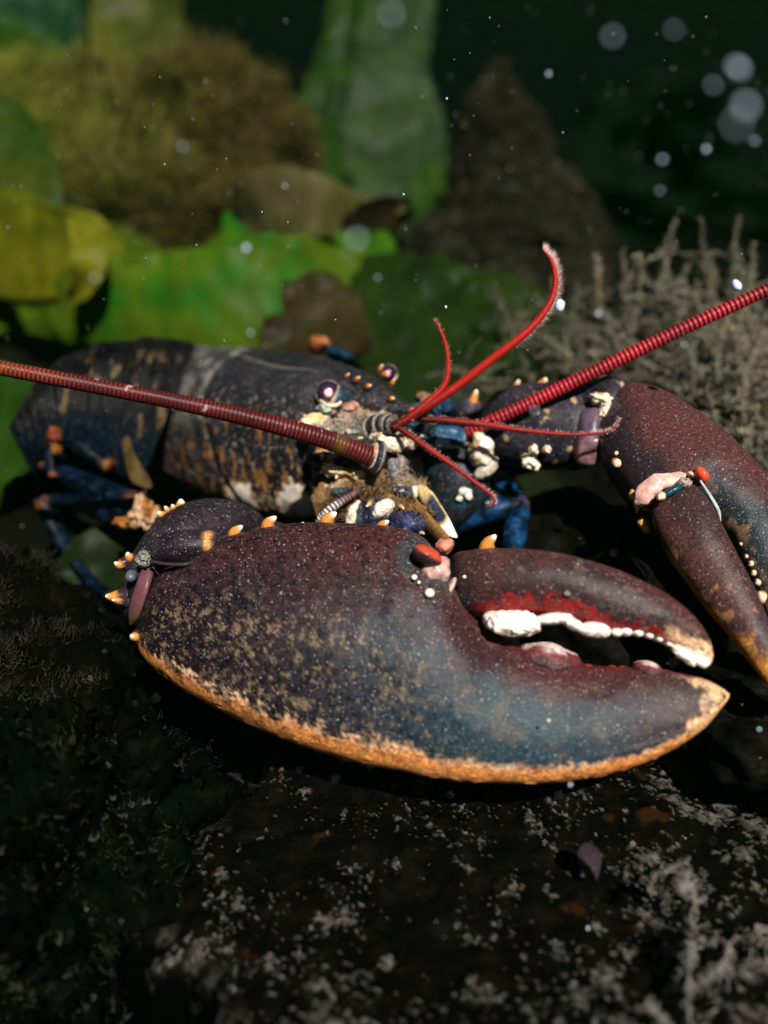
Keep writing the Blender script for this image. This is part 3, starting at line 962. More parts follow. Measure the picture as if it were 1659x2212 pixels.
for i in range(5):
    a, b = i * 11, min(60, i * 11 + 15)
    st = []
    for k in np.linspace(0, 1, 6):
        j = a + k * (b - a)
        A_ = np.array([np.interp(j, range(61), tb[:, q]) for q in range(3)])
        B_ = np.array([np.interp(j, range(61), ta[:, q]) for q in range(3)])
        lift = (1 - k) * 0 + .0
        B_[1] -= (1 - k) * -6 + 2 * math.sin(k * 3.14) * 2
        st.append((tuple(A_), tuple(B_), 3.4 - .16 * i + .10 * k))
    mb = MB()
    loft(mb, st, 40, 90, abd_col, p=.95, lump=.06, extra=lambda t, s, f, Q: .07 * sstep(.62, .80, t) - .1 * (1 - sstep(0, .1, t)) - .16 * sstep(.95, 1, t))
    mb.build('abdomen_segment', M_TAIL, LOB)

# ---------------- walking legs and swimmerets (blue)
BLUE = np.array([.004, .026, .066])


def leg_col(base, joint0=True, joint1=True):
    def cf(t, sg, ph, Q):
        n = fbm(Q * 1.6 + 8, 4)
        c = mix(np.broadcast_to(base * .15, Q.shape), base * 1.7, sstep(-.35, .6, n))
        j = (sstep(.12, .02, t) if joint0 else 0) + (sstep(.88, .97, t) if joint1 else 0)
        c = mix(c, np.array([.16, .052, .012]), np.clip(j * sstep(-.35, .15, fbm(Q * 2.5 + 3, 3)), 0, 1) * .85)
        return c
    return cf


def leg(segs, base=BLUE, name='walking_leg'):
    L = empty(name, None, LOB)
    for (pts, rp) in segs:
        mb = MB()
        p3 = [P(*q) for q in pts]
        rr = [r * px(pts[0][2]) for r in rp]
        tube(mb, p3, rr, 46, 26, leg_col(base), mod=lambda s: 1 + 0 * s, flat=.8)
        mb.build('leg_segment', M_LEG, L)


leg([([(960, 1150, 42), (1010, 1120, 41.5), (1070, 1100, 41), (1120, 1088, 41)], [22, 34, 33, 24]),
     ([(1075, 1035, 43), (1100, 1055, 42), (1125, 1090, 41)], [22, 26, 18]),
     ([(1125, 1085, 41), (1115, 1140, 40), (1105, 1200, 39), (1090, 1290, 38.5)], [20, 25, 21, 14])])
leg([([(1150, 1010, 45), (1110, 1010, 44.5), (1060, 1040, 44)], [16, 26, 30]), ([(1060, 1035, 44), (1000, 1060, 44), (950, 1090, 44)], [24, 28, 20])], base=np.array([.003, .013, .033]))
leg([([(300, 1085, 43), (230, 1065, 44), (150, 1030, 45), (95, 1000, 46)], [24, 34, 28, 18]),
     ([(95, 1000, 46), (92, 930, 47), (108, 880, 48)], [18, 22, 16])], base=np.array([.0016, .005, .012]))
leg([([(330, 1130, 42.5), (260, 1115, 43), (180, 1085, 44), (95, 1082, 45)], [28, 32, 26, 16]),
     ([(95, 1080, 45), (130, 1160, 44.5), (190, 1250, 43.5), (260, 1300, 42)], [24, 20, 16, 10])], base=np.array([.0013, .0042, .010]))
leg([([(240, 1010, 44.6), (170, 960, 45), (120, 950, 45.6)], [20, 26, 18]), ([(120, 950, 45.5), (112, 985, 45), (115, 1030, 44.5)], [15, 14, 9])], base=np.array([.0015, .0042, .010]), name='swimmeret')
# orange knobs at joints behind
mb = MB()
blob(mb, P(690, 745, 47), cax(47, 24, 18, .8), lambda D, Q: mix(np.broadcast_to(np.array([.16, .045, .012]), Q.shape), np.array([.34, .14, .05]), sstep(-.2, .4, fbm(Q * 3, 2))), lump=.3)
blob(mb, P(735, 768, 46.6), cax(47, 34, 14, .8, .4), const([.004, .02, .035]), lump=.2)
mb.build('far_leg', M_LEG, LOB)
mb = MB()
blob(mb, P(118, 940, 44.3), cax(44, 14, 20, .4), const([.11, .022, .006]), lump=.4)
blob(mb, P(122, 972, 44.1), cax(44, 10, 14, .4), const([.15, .055, .008]), lump=.4)
mb.build('leg_joint', M_LEG, LOB)

# cream bits under the carapace edge, left of the wrist
mb = MB()
crm = lambda D, Q: mix(np.broadcast_to(np.array([.38, .25, .14]), Q.shape), np.array([.20, .07, .012]), sstep(.0, .5, fbm(Q * 1.8, 3)))
blob(mb, P(312, 1112, 41), cax(41, 30, 26, .5, -.5), crm, lump=.6, lump_s=1.8)
blob(mb, P(303, 1080, 41.2), cax(41, 12, 26, .4, .3), crm, lump=.4)
blob(mb, P(268, 1128, 41.2), cax(41, 20, 12, .4), lambda D, Q: np.broadcast_to(np.array([.20, .075, .01]), Q.shape), lump=.5)
mb.build('leg_base', M_LEG, LOB)

# ---------------- carapace hem: translucent brown flap and grey fold
mb = MB()
loft(mb, [((262, 930, 45.2), (272, 925, 45), .1), ((270, 1000, 44), (294, 985, 44), .15), ((285, 1040, 43.4), (322, 1030, 43.4), .18), ((315, 1056, 43), (330, 1052, 43), .1)],
     30, 30, lambda t, s, f, Q: mix(np.broadcast_to(np.array([.035, .022, .008]), Q.shape), np.array([.07, .045, .015]), sstep(-.3, .4, fbm(Q * 1.2, 3))))
mb.build('gill_flap', M_SKIN, LOB)

# ---------------- big claw
print('claw')
WRIST = empty('claw', None, LOB)
palm = [
    ((296, 1372, 34.3), (300, 1352, 34.6), .25),
    ((300, 1400, 34.1), (306, 1318, 34.8), .75),
    ((318, 1428, 33.8), (330, 1262, 35.0), 1.35),
    ((350, 1458, 33.4), (365, 1225, 35.0), 1.75),
    ((425, 1508, 32.8), (430, 1190, 34.9), 2.10),
    ((510, 1552, 32.3), (520, 1158, 34.7), 2.32),
    ((610, 1597, 31.9), (620, 1141, 34.5), 2.45),
    ((710, 1630, 31.5), (730, 1138, 34.2), 2.45),
    ((805, 1654, 31.1), (830, 1142, 33.9), 2.35),
    ((890, 1671, 30.8), (905, 1158, 33.5), 2.20),
    ((960, 1682, 30.6), (952, 1206, 33.0), 2.00),
    ((1020, 1689, 30.4), (990, 1275, 32.6), 1.85),
    ((1080, 1692, 30.3), (1034, 1345, 32.3), 1.70),
    ((1135, 1692, 30.2), (1082, 1384, 32.0), 1.58),
    ((1185, 1690, 30.1), (1135, 1404, 31.8), 1.48),
    ((1235, 1685, 30.0), (1190, 1418, 31.6), 1.38),
    ((1285, 1676, 29.9), (1250, 1435, 31.4), 1.28),
    ((1335, 1665, 29.85), (1310, 1441, 31.2), 1.18),
    ((1385, 1650, 29.8), (1370, 1443, 31.0), 1.05),
    ((1430, 1632, 29.75), (1425, 1449, 30.8), .92),
    ((1475, 1607, 29.7), (1475, 1459, 30.6), .74),
    ((1515, 1577, 29.7), (1520, 1469, 30.4), .55),
    ((1550, 1540, 29.75), (1555, 1484, 30.1), .32),
    ((1572, 1512, 29.85), (1574, 1496, 29.95), .12),
    ((1577, 1498, 29.9), (1577, 1497, 29.9), .02),
]


def palm_col(t, s, f, Q):
    rel = Q - CAMP
    brown, teal, dark = np.array([.027, .0115, .0150]), np.array([.010, .029, .040]), np.array([.0040, .0042, .0065])
    red = np.array([.060, .018, .018])
    c = np.broadcast_to(brown, Q.shape)
    c = mix(c, red, sstep(.15, .85, s + .25 * fbm(Q * .35, 2)) * sstep(.12, .4, t) * .8)
    tl = np.exp(-(((t - .52) / .24) ** 2)) * sstep(.40, -.30, s + .25 * fbm(Q * .4 + 9, 3) + .30 * fbm(Q * 1.5 + 19, 4, .6))
    c = mix(c, teal, np.clip(tl * 1.15, 0, 1))
    c = mix(c, np.array([.036, .024, .022]), sstep(.72, .86, t) * .8)
    dk = sstep(.42, .10, t + .12 * fbm(Q * .4 + 3, 3)) * sstep(.45, -.1, s - .15)
    c = mix(c, dark, dk * .85)
    # cream-tan mottling that breaks up towards the base and lower edge
    qs = Q @ np.stack([VR * .9 - VU * .35, VR * .25 + VU * .75, VF * .5], 1)
    fl = fbm(qs * 3.3 + 21, 5, .70)
    zone = sstep(.02, .12, t) * sstep(.50, .30, t) * sstep(.35, -.20, s) * (f > 0)
    blo = fbm(Q * .45 + 77, 2)
    m = sstep(.36, .54, fl + .25 * blo + .12 * zone - .02) * zone
    c = mix(c, np.array([.23, .155, .085]), m * .52)
    soft = sstep(.25, .65, fbm(Q * 1.1 + 44, 4, .6) + .1 * blo) * sstep(.25, .45, t) * sstep(.95, .7, t)
    c = mix(c, np.array([.085, .062, .040]), soft * .42)
    spk = sstep(.15, .5, fbm(Q * 5.2 + 5, 3, .75)) * sstep(.8, .1, t) * sstep(.9, .3, s)
    c = mix(c, np.array([.080, .044, .030]), spk * .36)
    c = mix(c, dark * .7, sstep(.15, .5, fbm(Q * 3.9 + 61, 3, .7)) * .85 * sstep(.68, .3, t))
    # orange hem along the lower margin and round the tip
    w = .185 + .05 * fbm(Q * .9 + 3, 3) + .04 * sstep(.8, .95, t) - .03 * sstep(.5, .2, t)
    edge = (s + 1)
    hem = sstep(w * 1.25, w * .65, edge + .05 * fbm(Q * 4 + 7, 3, .6) * (1 + 2.5 * sstep(.42, .15, t)))
    hem = hem * (1 - .75 * sstep(.40, .1, t) * sstep(.0, .35, fbm(qs * 1.9 + 9, 3)))
    tipz = sstep(.865, .93, t + .05 * fbm(Q * 2.2, 3) + .05 * np.abs(s))
    hem = np.clip(np.maximum(hem, tipz), 0, 1)
    oc = mix(np.broadcast_to(np.array([.62, .24, .065]), Q.shape), np.array([.66, .42, .25]), sstep(w * .55, w * 1.1, edge))
    oc = mix(oc, np.array([.27, .065, .014]), sstep(.15, .55, fbm(Q * 3.1 + 15, 3)) * .7)
    oc = mix(oc, np.array([.55, .33, .16]), tipz * .8)
    c = mix(c, oc, hem)
    blk = sstep(.30, .5, fbm(Q * 2.6 + 91, 3)) * sstep(.86, .92, t) * sstep(1.0, .965, t) * sstep(.9, .2, np.abs(s + .1)) 
    c = mix(c, np.array([.02, .015, .014]), blk * .85)
    # dark red along the biting edge
    bite = sstep(.80, .97, s) * sstep(.52, .58, t) * sstep(.93, .85, t)
    c = mix(c, np.array([.13, .012, .012]), bite * .7)
    # blue-green hollow round the hinge
    rel = Q - CAMP
    dep = rel @ VF
    hp = P(925, 1215, 31.8)
    dh = np.linalg.norm(Q - hp, axis=-1)
    c = mix(c, np.array([.022, .052, .056]), np.exp(-((dh - 1.0) / .28) ** 2) * .5 * sstep(.2, .6, s) * (f > -.2))
    return c


def palm_disp(t, s, f, Q):
    hp = P(925, 1215, 31.8)
    dh = np.linalg.norm(Q - hp, axis=-1)
    d = -.20 * np.exp(-(dh / .8) ** 2)
    # scooped joint face towards the finger
    ap = P(1000, 1330, 30.6)
    da = np.linalg.norm(Q - ap, axis=-1)
    d = d - .10 * np.exp(-(da / 1.1) ** 2)
    d = d + .05 * np.exp(-(((s + .78) / .10) ** 2)) * sstep(.1, .3, t)          # rounded hem ridge
    d = d + .03 * sstep(.35, .6, fbm(Q * 2.2 + 8, 2)) * sstep(-.7, -.95, s)     # knobbly hem
    return d


mb = MB()
loft(mb, palm, 460, 300, palm_col, p=.78, lump=.06, lump_s=.45, extra=palm_disp)
PALM = mb.build('palm', M_CLAW, WRIST)

fing = [
    ((962, 1322, 32.6), (972, 1205, 33.0), .55),
    ((995, 1325, 32.0), (985, 1196, 32.7), .95),
    ((1030, 1330, 31.5), (1020, 1194, 32.4), 1.22),
    ((1075, 1326, 31.2), (1075, 1191, 32.1), 1.32),
    ((1130, 1324, 30.9), (1140, 1194, 31.8), 1.34),
    ((1185, 1327, 30.7), (1210, 1204, 31.5), 1.32),
    ((1240, 1338, 30.5), (1280, 1221, 31.2), 1.26),
    ((1290, 1358, 30.3), (1350, 1244, 30.9), 1.16),
    ((1340, 1366, 30.1), (1410, 1272, 30.6), 1.02),
    ((1390, 1372, 29.9), (1462, 1304, 30.3), .86),
    ((1432, 1388, 29.8), (1502, 1340, 30.1), .68),
    ((1468, 1408, 29.7), (1528, 1378, 29.9), .50),
    ((1492, 1426, 29.65), (1540, 1412, 29.75), .34),
    ((1508, 1438, 29.6), (1535, 1434, 29.65), .20),
    ((1518, 1443, 29.6), (1524, 1443, 29.6), .05),
]


def fing_col(t, s, f, Q):
    c = mix(np.broadcast_to(np.array([.030, .017, .019]), Q.shape), np.array([.058, .021, .019]), sstep(-.4, .5, fbm(Q * .5, 3) + .5 * (s - .2)))
    c = mix(c, np.array([.022, .020, .022]), sstep(.16, .03, t) * .6)
    c = mix(c, np.array([.10, .062, .05]), sstep(.40, .62, fbm(Q * 1.3 + 14, 3)) * .5)
    rd = sstep(-.66, -.86, s + .22 * fbm(Q * 2.6, 4, .6)) * sstep(.10, .2, t) * (f > -.3)
    c = mix(c, np.array([.24, .010, .009]), rd * .95)
    wt = 0 * sstep(-.72, -.93, s + .13 * fbm(Q * 2.4 + 9, 3)) * sstep(.10, .18, t) * sstep(.60, .5, t)
    c = mix(c, np.array([.85, .76, .70]), wt * sstep(-.90, -.97, s))
    tp = sstep(.70, .88, t + .07 * fbm(Q * 2.6, 3) - .10 * s)
    c = mix(c, np.array([.66, .40, .22]), tp * sstep(-.3, .3, fbm(Q * 3.5 + 3, 3) + tp))
    c = mix(c, np.array([.95, .85, .75]), sstep(.82, .93, t - .10 * s))
    return c


mb = MB()
loft(mb, fing, 260, 150, fing_col, p=.8, lump=.04, lump_s=.6)
FING = mb.build('moving_finger', M_CLAW, WRIST)


def tooth(u, v, d, ru, rv, rd, ang=0., lump=.14, col=(.88, .82, .76), under=(.62, .46, .30), name='tooth'):
    mb = MB()
    cc = lambda D, Q: mix(np.broadcast_to(np.asarray(col, float), Q.shape), np.asarray(under, float), np.clip(sstep(.1, .9, -D[..., 1]) * .6 + .5 * sstep(.0, .5, fbm(Q * 2.8, 3)), 0, .8))
    blob(mb, P(u, v, d), cax(d, ru, rv, rd, ang), cc, n=36, lump=lump * .75, lump_s=1.8)
    return mb.build(name, M_TOOTH, WRIST)


tooth(1110, 1347, 30.5, 58, 28, .7, .06, lump=.3)
tooth(1074, 1342, 30.9, 32, 21, .55, .3)
tooth(1194, 1336, 30.3, 44, 12, .5, -.1)
tooth(1238, 1348, 30.1, 24, 13, .45, .5)
tooth(1284, 1361, 29.9, 36, 17, .5, .05)
for (u, v, r) in ((1332, 1366, 12), (1352, 1364, 13), (1378, 1366, 12), (1402, 1371, 11), (1424, 1378, 11), (1444, 1388, 10)):
    tooth(u, v, 29.9 - (u - 1330) * .001, r, r * .8, .25, lump=.1)
tooth(1475, 1412, 29.62, 34, 13, .3, .75, lump=.25)
# molar of the fixed finger
mb = MB()


def molar_col(D, Q):
    c = mix(np.broadcast_to(np.array([.040, .016, .018]), Q.shape), np.array([.11, .022, .024]), sstep(.1, .5, D[..., 1] + .2 * fbm(Q * 2.2, 2)))
    return mix(c, np.array([.74, .55, .52]), sstep(.55, .95, D[..., 1] + .3 * fbm(Q * 2.5 + 4, 3)))


blob(mb, P(1186, 1432, 31.3), cax(31, 74, 44, 1.0, .20), molar_col, n=40, lump=.10)
mb.build('molar', M_TOOTH, WRIST)
mb = MB()
blob(mb, P(1400, 1451, 30.7), cax(30.6, 38, 23, .6, .25), molar_col, n=28, lump=.12)
mb.build('molar', M_TOOTH, WRIST)
for u, v in ((1270, 1440), (1322, 1443), (1345, 1444), (1440, 1456)):
    mb = MB()
    blob(mb, P(u, v, 30.9), cax(31, 10, 6, .2), const([.22, .03, .025]), n=10)
    mb.build('tooth', M_TOOTH, WRIST)

# hinge of the moving finger: red knob on pink skin
mb = MB()
pk = lambda D, Q: mix(np.broadcast_to(np.array([.42, .24, .22]), Q.shape), np.array([.55, .35, .31]), sstep(-.3, .3, fbm(Q * 3, 3)))
blob(mb, P(942, 1230, 31.55), cax(31.5, 32, 30, .55, .5), pk, n=22, lump=.25)
blob(mb, P(960, 1180, 32.4), cax(31.5, 20, 18, .5, -.5), lambda D, Q: np.broadcast_to(np.array([.52, .19, .14]), Q.shape), n=20, lump=.25)
blob(mb, P(968, 1280, 31.5), cax(31.5, 8, 34, .3, .45), pk, n=18, lump=.2)
mb.build('joint_membrane', M_SKIN, WRIST)
mb = MB()
blob(mb, P(922, 1200, 31.2), cax(31.2, 36, 20, .55, .5), lambda D, Q: mix(np.broadcast_to(np.array([.42, .055, .022]), Q.shape), np.array([.035, .015, .016]), sstep(.35, -.15, D[..., 1] + .2 * fbm(Q * 2, 2))), n=24, lump=.1)  # lit top and shaded lower half painted into the knob's colour
mb.build('hinge_knob', M_SPINE, WRIST)
# knobs on the palm
for (u, v, r, d) in ((928, 1281, 12, 30.5), (895, 1247, 7, 30.65), (905, 1258, 4, 30.6), (1003, 1246, 4, 30.5), (1185, 1556, 4, 28.4)):
    mb = MB()
    blob(mb, P(u, v, d + .12), cax(d, r * .9, r * .9, r * px(d) * 1.1), lambda D, Q: mix(np.broadcast_to(np.array([.55, .16, .03]), Q.shape), np.array([.95, .82, .66]), sstep(.2, .6, D[..., 2])), n=12, lump=.05)
    mb.build('knob', M_SPINE, WRIST)
# spines along the upper margin
for (u0, v0, u1, v1, d, r) in ((503, 1163, 524, 1137, 34.4, 17), (576, 1145, 597, 1117, 34.4, 18), (648, 1143, 657, 1129, 34.3, 9),
                               (702, 1140, 727, 1108, 34.0, 20), (822, 1144, 840, 1126, 33.7, 15), (1050, 1192, 1072, 1157, 32.2, 20)):
    mb = MB()
    spine_px(mb, u0, v0 + 4, u1, v1, d, r, basecol=np.array([.05, .03, .03]))
    mb.build('spine', M_SPINE, WRIST)
mb = MB()
spine_px(mb, 296, 1374, 284, 1372, 33.9, 12, dd=-.4)
mb.build('spine', M_SPINE, WRIST)

for (u, v, ru, rv, d) in ((676, 1160, 11, 6, 32.9), (622, 1172, 6, 4, 32.6), (588, 1166, 7, 4, 32.7), (705, 1152, 5, 3, 33.2), (552, 1183, 5, 3, 32.7), (1225, 1283, 7, 6, 29.7), (1322, 1296, 8, 6, 29.6)):
    mb = MB()
    blob(mb, P(u, v, d), cax(d, ru, rv, .10), lambda D, Q: mix(np.broadcast_to(np.array([.45, .40, .34]), Q.shape), np.array([.18, .15, .13]), sstep(-.1, .3, fbm(Q * 5, 3))), n=12, lump=.35)
    mb.build('barnacle', M_CRUST, WRIST)

# ---------------- wrist (carpus) of the big claw
print('wrist')
ARM = empty('arm', None, LOB)


def wrist_col(t, s, f, Q):
    c = mix(np.broadcast_to(np.array([.014, .0105, .0135]), Q.shape), np.array([.026, .019, .024]), sstep(-.3, .5, fbm(Q * .7, 3)))
    return mix(c, np.array([.05, .045, .05]), .5 * sstep(.4, .6, fbm(Q * 2.2 + 8, 3)))


mb = MB()
loft(mb, [((268, 1330, 35.8), (262, 1262, 36.2), .5), ((284, 1330, 35.5), (280, 1215, 36.3), 1.1), ((310, 1300, 35.3), (305, 1180, 36.6), 1.5),
          ((345, 1270, 35.3), (345, 1140, 36.9), 1.75), ((390, 1255, 35.5), (395, 1108, 37.2), 1.85), ((440, 1240, 35.9), (445, 1096, 37.6), 1.8),
          ((490, 1220, 36.5), (500, 1103, 38.2), 1.6), ((535, 1190, 37.5), (548, 1125, 38.9), 1.2), ((570, 1180, 39), (575, 1140, 39.6), .6)],
     110, 110, wrist_col, p=.8, lump=.05)
mb.build('wrist', M_CLAW, ARM)
mb = MB()


def lobe_col(D, Q):
    c = mix(np.broadcast_to(np.array([.012, .0085, .012]), Q.shape), np.array([.024, .017, .022]), sstep(-.3, .5, fbm(Q * .9, 3)))
    st = np.exp(-((D[..., 0] - .70 + .06 * fbm(Q * 1.5, 2)) / .10) ** 2) * sstep(-.7, -.2, D[..., 1]) * sstep(.9, .55, D[..., 1])
    c = mix(c, np.array([.50, .25, .09]), np.clip(st * 1.3, 0, 1))
    return mix(c, np.array([.10, .06, .035]), sstep(-.62, -.8, D[..., 1] + .1 * fbm(Q * 2.2, 3)) * .8)


blob(mb, P(402, 1180, 34.0), cax(34.1, 78, 36, .95, -.10), lobe_col, n=56, lump=.05, p=.92)
mb.build('wrist_lobe', M_CLAW, ARM)
mb = MB()
blob(mb, P(462, 1184, 34.2), cax(34.2, 27, 12, .4, -.95), lambda D, Q: mix(np.broadcast_to(np.array([.20, .21, .25]), Q.shape), np.array([.08, .09, .12]), sstep(-.2, .3, fbm(Q * 3, 2))), n=20, lump=.15)
loft(mb, [((322, 1214, 33.6), (324, 1208, 33.6), .12), ((355, 1222, 33.3), (357, 1214, 33.3), .15), ((400, 1223, 33.1), (402, 1214, 33.1), .16), ((430, 1214, 33.5), (433, 1206, 33.5), .10), ((452, 1203, 33.8), (454, 1198, 33.8), .05)],
     40, 12, const([.03, .024, .024]))
blob(mb, P(312, 1208, 34.2), cax(34.2, 17, 17, .4), lambda D, Q: mix(np.broadcast_to(np.array([.22, .20, .18]), Q.shape), np.array([.05, .05, .06]), sstep(-.1, .3, fbm(Q * 5, 3))), n=20, lump=.5, lump_s=3)
blob(mb, P(284, 1245, 34.4), cax(34.4, 12, 14, .35), const([.07, .075, .10]), n=14, lump=.2)
mb.build('joint_membrane', M_SKIN, ARM)
mb = MB()
loft(mb, [((312, 1222, 34.6), (334, 1226, 34.4), .2), ((298, 1255, 34.3), (324, 1262, 34.0), .17), ((286, 1295, 34.3), (311, 1300, 33.9), .17), ((280, 1330, 34.5), (299, 1333, 34.1), .14), ((282, 1350, 34.8), (288, 1350, 34.6), .1)],
     50, 30, lambda t, s, f, Q: mix(np.broadcast_to(np.array([.105, .040, .046]), Q.shape), np.array([.07, .06, .022]), sstep(.45, .95, t)))
mb.build('joint_skin', M_SKIN, ARM)
for (u0, v0, u1, v1, d, r, b) in ((393, 1106, 391, 1079, 36.6, 18, .02), (378, 1108, 372, 1090, 36.6, 11, 0), (366, 1108, 356, 1094, 36.7, 9, 0), (358, 1118, 341, 1106, 36.6, 12, 0),
                                  (268, 1216, 248, 1214, 35.6, 12, .25), (282, 1206, 276, 1194, 35.5, 11, .1), (262, 1288, 228, 1287, 35.2, 16, .05), (268, 1298, 242, 1296, 35.1, 10, .0)):
    mb = MB()
    spine_px(mb, u0, v0, u1, v1, d, r, bend=b)
    mb.build('spine', M_SPINE, ARM)
mb = MB()
tube(mb, [P(560, 1160, 39), P(640, 1180, 39), P(740, 1185, 40), P(800, 1180, 41)], [.9, .8, .8, .8], 30, 30, lambda t, sg, ph, Q: np.broadcast_to(np.array([.016, .013, .017]), Q.shape))
mb.build('upper_arm', M_CLAW, ARM)

# ---------------- second claw (right of the picture)
print('second claw')
ARM2 = empty('arm', None, LOB)


def merus_col(t, s, f, Q):
    c = mix(np.broadcast_to(np.array([.013, .012, .017]), Q.shape), np.array([.026, .020, .027]), sstep(-.3, .5, fbm(Q * .7 + 5, 3)))
    c = mix(c, np.array([.36, .24, .13]), sstep(.62, .72, fbm(Q * 1.5 + 36, 3) + .25 * sstep(.1, -.7, s)) * .9)
    return c


mb = MB()
loft(mb, [((1020, 930, 42.2), (1022, 912, 42.4), .3), ((1040, 985, 41.5), (1034, 893, 42.3), 1.1), ((1075, 1000, 40.9), (1068, 858, 42), 1.55), ((1120, 1004, 40.4), (1123, 840, 41.5), 1.75),
          ((1180, 1010, 40), (1190, 834, 41), 1.8), ((1235, 1012, 39.7), (1255, 830, 40.7), 1.75), ((1275, 1005, 39.6), (1300, 830, 40.5), 1.5), ((1295, 985, 39.8), (1330, 845, 40.4), .9)],
     130, 110, merus_col, p=.8, lump=.06)
mb.build('arm_segment', M_CLAW, ARM2)
mb = MB()
loft(mb, [((1245, 900, 39.4), (1262, 835, 40.0), .9), ((1270, 925, 39.1), (1300, 826, 39.8), 1.3), ((1290, 940, 38.9), (1340, 828, 39.6), 1.45), ((1305, 950, 39.0), (1375, 840, 39.6), 1.1), ((1330, 930, 39.3), (1385, 860, 39.6), .5)],
     80, 80, merus_col, p=.8, lump=.06)
mb.build('wrist', M_CLAW, ARM2)
mb = MB()
vio = lambda t, s, f, Q: mix(mix(np.broadcast_to(np.array([.10, .065, .095]), Q.shape), np.array([.24, .12, .11]), sstep(.2, -.7, s)), np.array([.03, .02, .03]), sstep(-.1, .4, fbm(Q * 1.2, 3)) * .6)
loft(mb, [((1238, 985, 38.6), (1245, 900, 38.8), .2), ((1248, 1002, 38.2), (1262, 884, 38.6), .45), ((1268, 1008, 38.0), (1282, 880, 38.4), .5), ((1288, 1004, 38.0), (1297, 884, 38.3), .4), ((1298, 990, 38.2), (1302, 900, 38.3), .15)],
     50, 50, vio, lump=.08)
mb.build('joint_skin', M_SKIN, ARM2)
CL2 = empty('claw', None, LOB)
hand = [
    ((1288, 940, 38.2), (1310, 862, 38.8), .5),
    ((1298, 985, 37.5), (1352, 838, 38.9), 1.25),
    ((1315, 1018, 36.9), (1402, 850, 38.5), 1.7),
    ((1338, 1048, 36.3), (1458, 880, 37.9), 1.95),
    ((1368, 1088, 35.7), (1512, 917, 37.2), 2.0),
    ((1420, 1085, 35.2), (1565, 965, 36.5), 1.95),
    ((1475, 1085, 34.7), (1622, 1025, 35.8), 1.8),
    ((1530, 1110, 34.2), (1680, 1095, 35.1), 1.65),
    ((1578, 1165, 33.5), (1735, 1180, 34.4), 1.5),
    ((1615, 1235, 32.9), (1775, 1270, 33.6), 1.3),
    ((1650, 1315, 32.2), (1800, 1360, 32.8), 1.0),
    ((1700, 1400, 31.5), (1805, 1440, 32.0), .7),
    ((1770, 1490, 30.9), (1800, 1505, 31.0), .2),
]


def hand_col(t, s, f, Q):
    c = mix(np.broadcast_to(np.array([.022, .016, .021]), Q.shape), np.array([.060, .022, .020]), sstep(-.5, .5, s * .5 + fbm(Q * .45 + 2, 3) + .2))
    c = mix(c, np.array([.014, .024, .028]), sstep(.42, .62, t) * sstep(.4, -.5, s) * .85)
    c = mix(c, np.array([.15, .09, .045]), sstep(.5, .66, fbm(Q * 1.4 + 17, 4)) * sstep(.4, .6, t) * .6)
    c = mix(c, np.array([.40, .28, .12]), sstep(.88, .97, s) * sstep(.35, .5, t))
    c = mix(c, np.array([.12, .075, .04]), sstep(-.8, -.95, s) * sstep(.55, .62, t) * sstep(-.1, .3, fbm(Q * 2.2, 3)))
    return c


mb = MB()
loft(mb, hand, 240, 170, hand_col, p=.8, lump=.06)
mb.build('palm', M_CLAW, CL2)
fing2 = [
    ((1404, 1098, 33.9), (1470, 1040, 34.0), .35),
    ((1408, 1120, 33.6), (1492, 1046, 33.7), .7),
    ((1420, 1155, 33.2), (1515, 1065, 33.3), .9),
    ((1440, 1195, 32.8), (1540, 1100, 32.9), 1.0),
    ((1468, 1238, 32.4), (1568, 1150, 32.4), 1.0),
    ((1505, 1288, 31.9), (1598, 1212, 31.9), .95),
    ((1550, 1343, 31.4), (1630, 1275, 31.4), .85),
    ((1600, 1405, 30.9), (1660, 1340, 30.9), .7),
    ((1650, 1470, 30.4), (1690, 1410, 30.4), .5),
    ((1700, 1530, 30.0), (1712, 1500, 30.0), .2),
]


def fing2_col(t, s, f, Q):
    c = mix(np.broadcast_to(np.array([.034, .018, .019]), Q.shape), np.array([.064, .026, .022]), sstep(-.5, .5, fbm(Q * .5 + 20, 3) - s * .4))
    c = mix(c, np.array([.045, .024, .034]), sstep(.5, .9, t) * .6)
    e = sstep(-.84, -.95, s + .08 * fbm(Q * 2.6, 3)) * sstep(.30, .42, t)
    c = mix(c, np.array([.48, .23, .055]), e)
    c = mix(c, np.array([.24, .12, .045]), sstep(.35, .55, fbm(Q * 1.8 + 7, 4) + .3 * sstep(.0, -.9, s) - .08) * sstep(.4, .6, t) * .7)
    c = mix(c, np.array([.50, .20, .035]), sstep(.78, .95, t + .1 * fbm(Q * 2, 3) - .16 * s) * .85)
    return c


mb = MB()
loft(mb, fing2, 180, 130, fing2_col, p=.8, lump=.04)
mb.build('moving_finger', M_CLAW, CL2)
mb = MB()
loft(mb, [((1376, 1108, 34.3), (1384, 1092, 34.3), .12), ((1370, 1085, 34.0), (1404, 1090, 33.7), .22), ((1380, 1050, 34.0), (1418, 1068, 33.6), .26), ((1414, 1027, 34.0), (1436, 1056, 33.6), .24), ((1458, 1022, 34.1), (1466, 1044, 33.7), .18), ((1482, 1026, 34.0), (1480, 1036, 33.8), .1)],
     60, 30, lambda t, s, f, Q: mix(np.broadcast_to(np.array([.55, .28, .25]), Q.shape), np.array([.62, .44, .36]), sstep(-.3, .4, fbm(Q * 2.5, 4, .6))), lump=.10, lump_s=1.2)
blob(mb, P(1478, 1044, 33.4), cax(33.4, 16, 13, .3, -.4), lambda D, Q: mix(np.broadcast_to(np.array([.34, .28, .24]), Q.shape), np.array([.08, .07, .07]), sstep(0, .4, fbm(Q * 5, 2))), lump=.3)
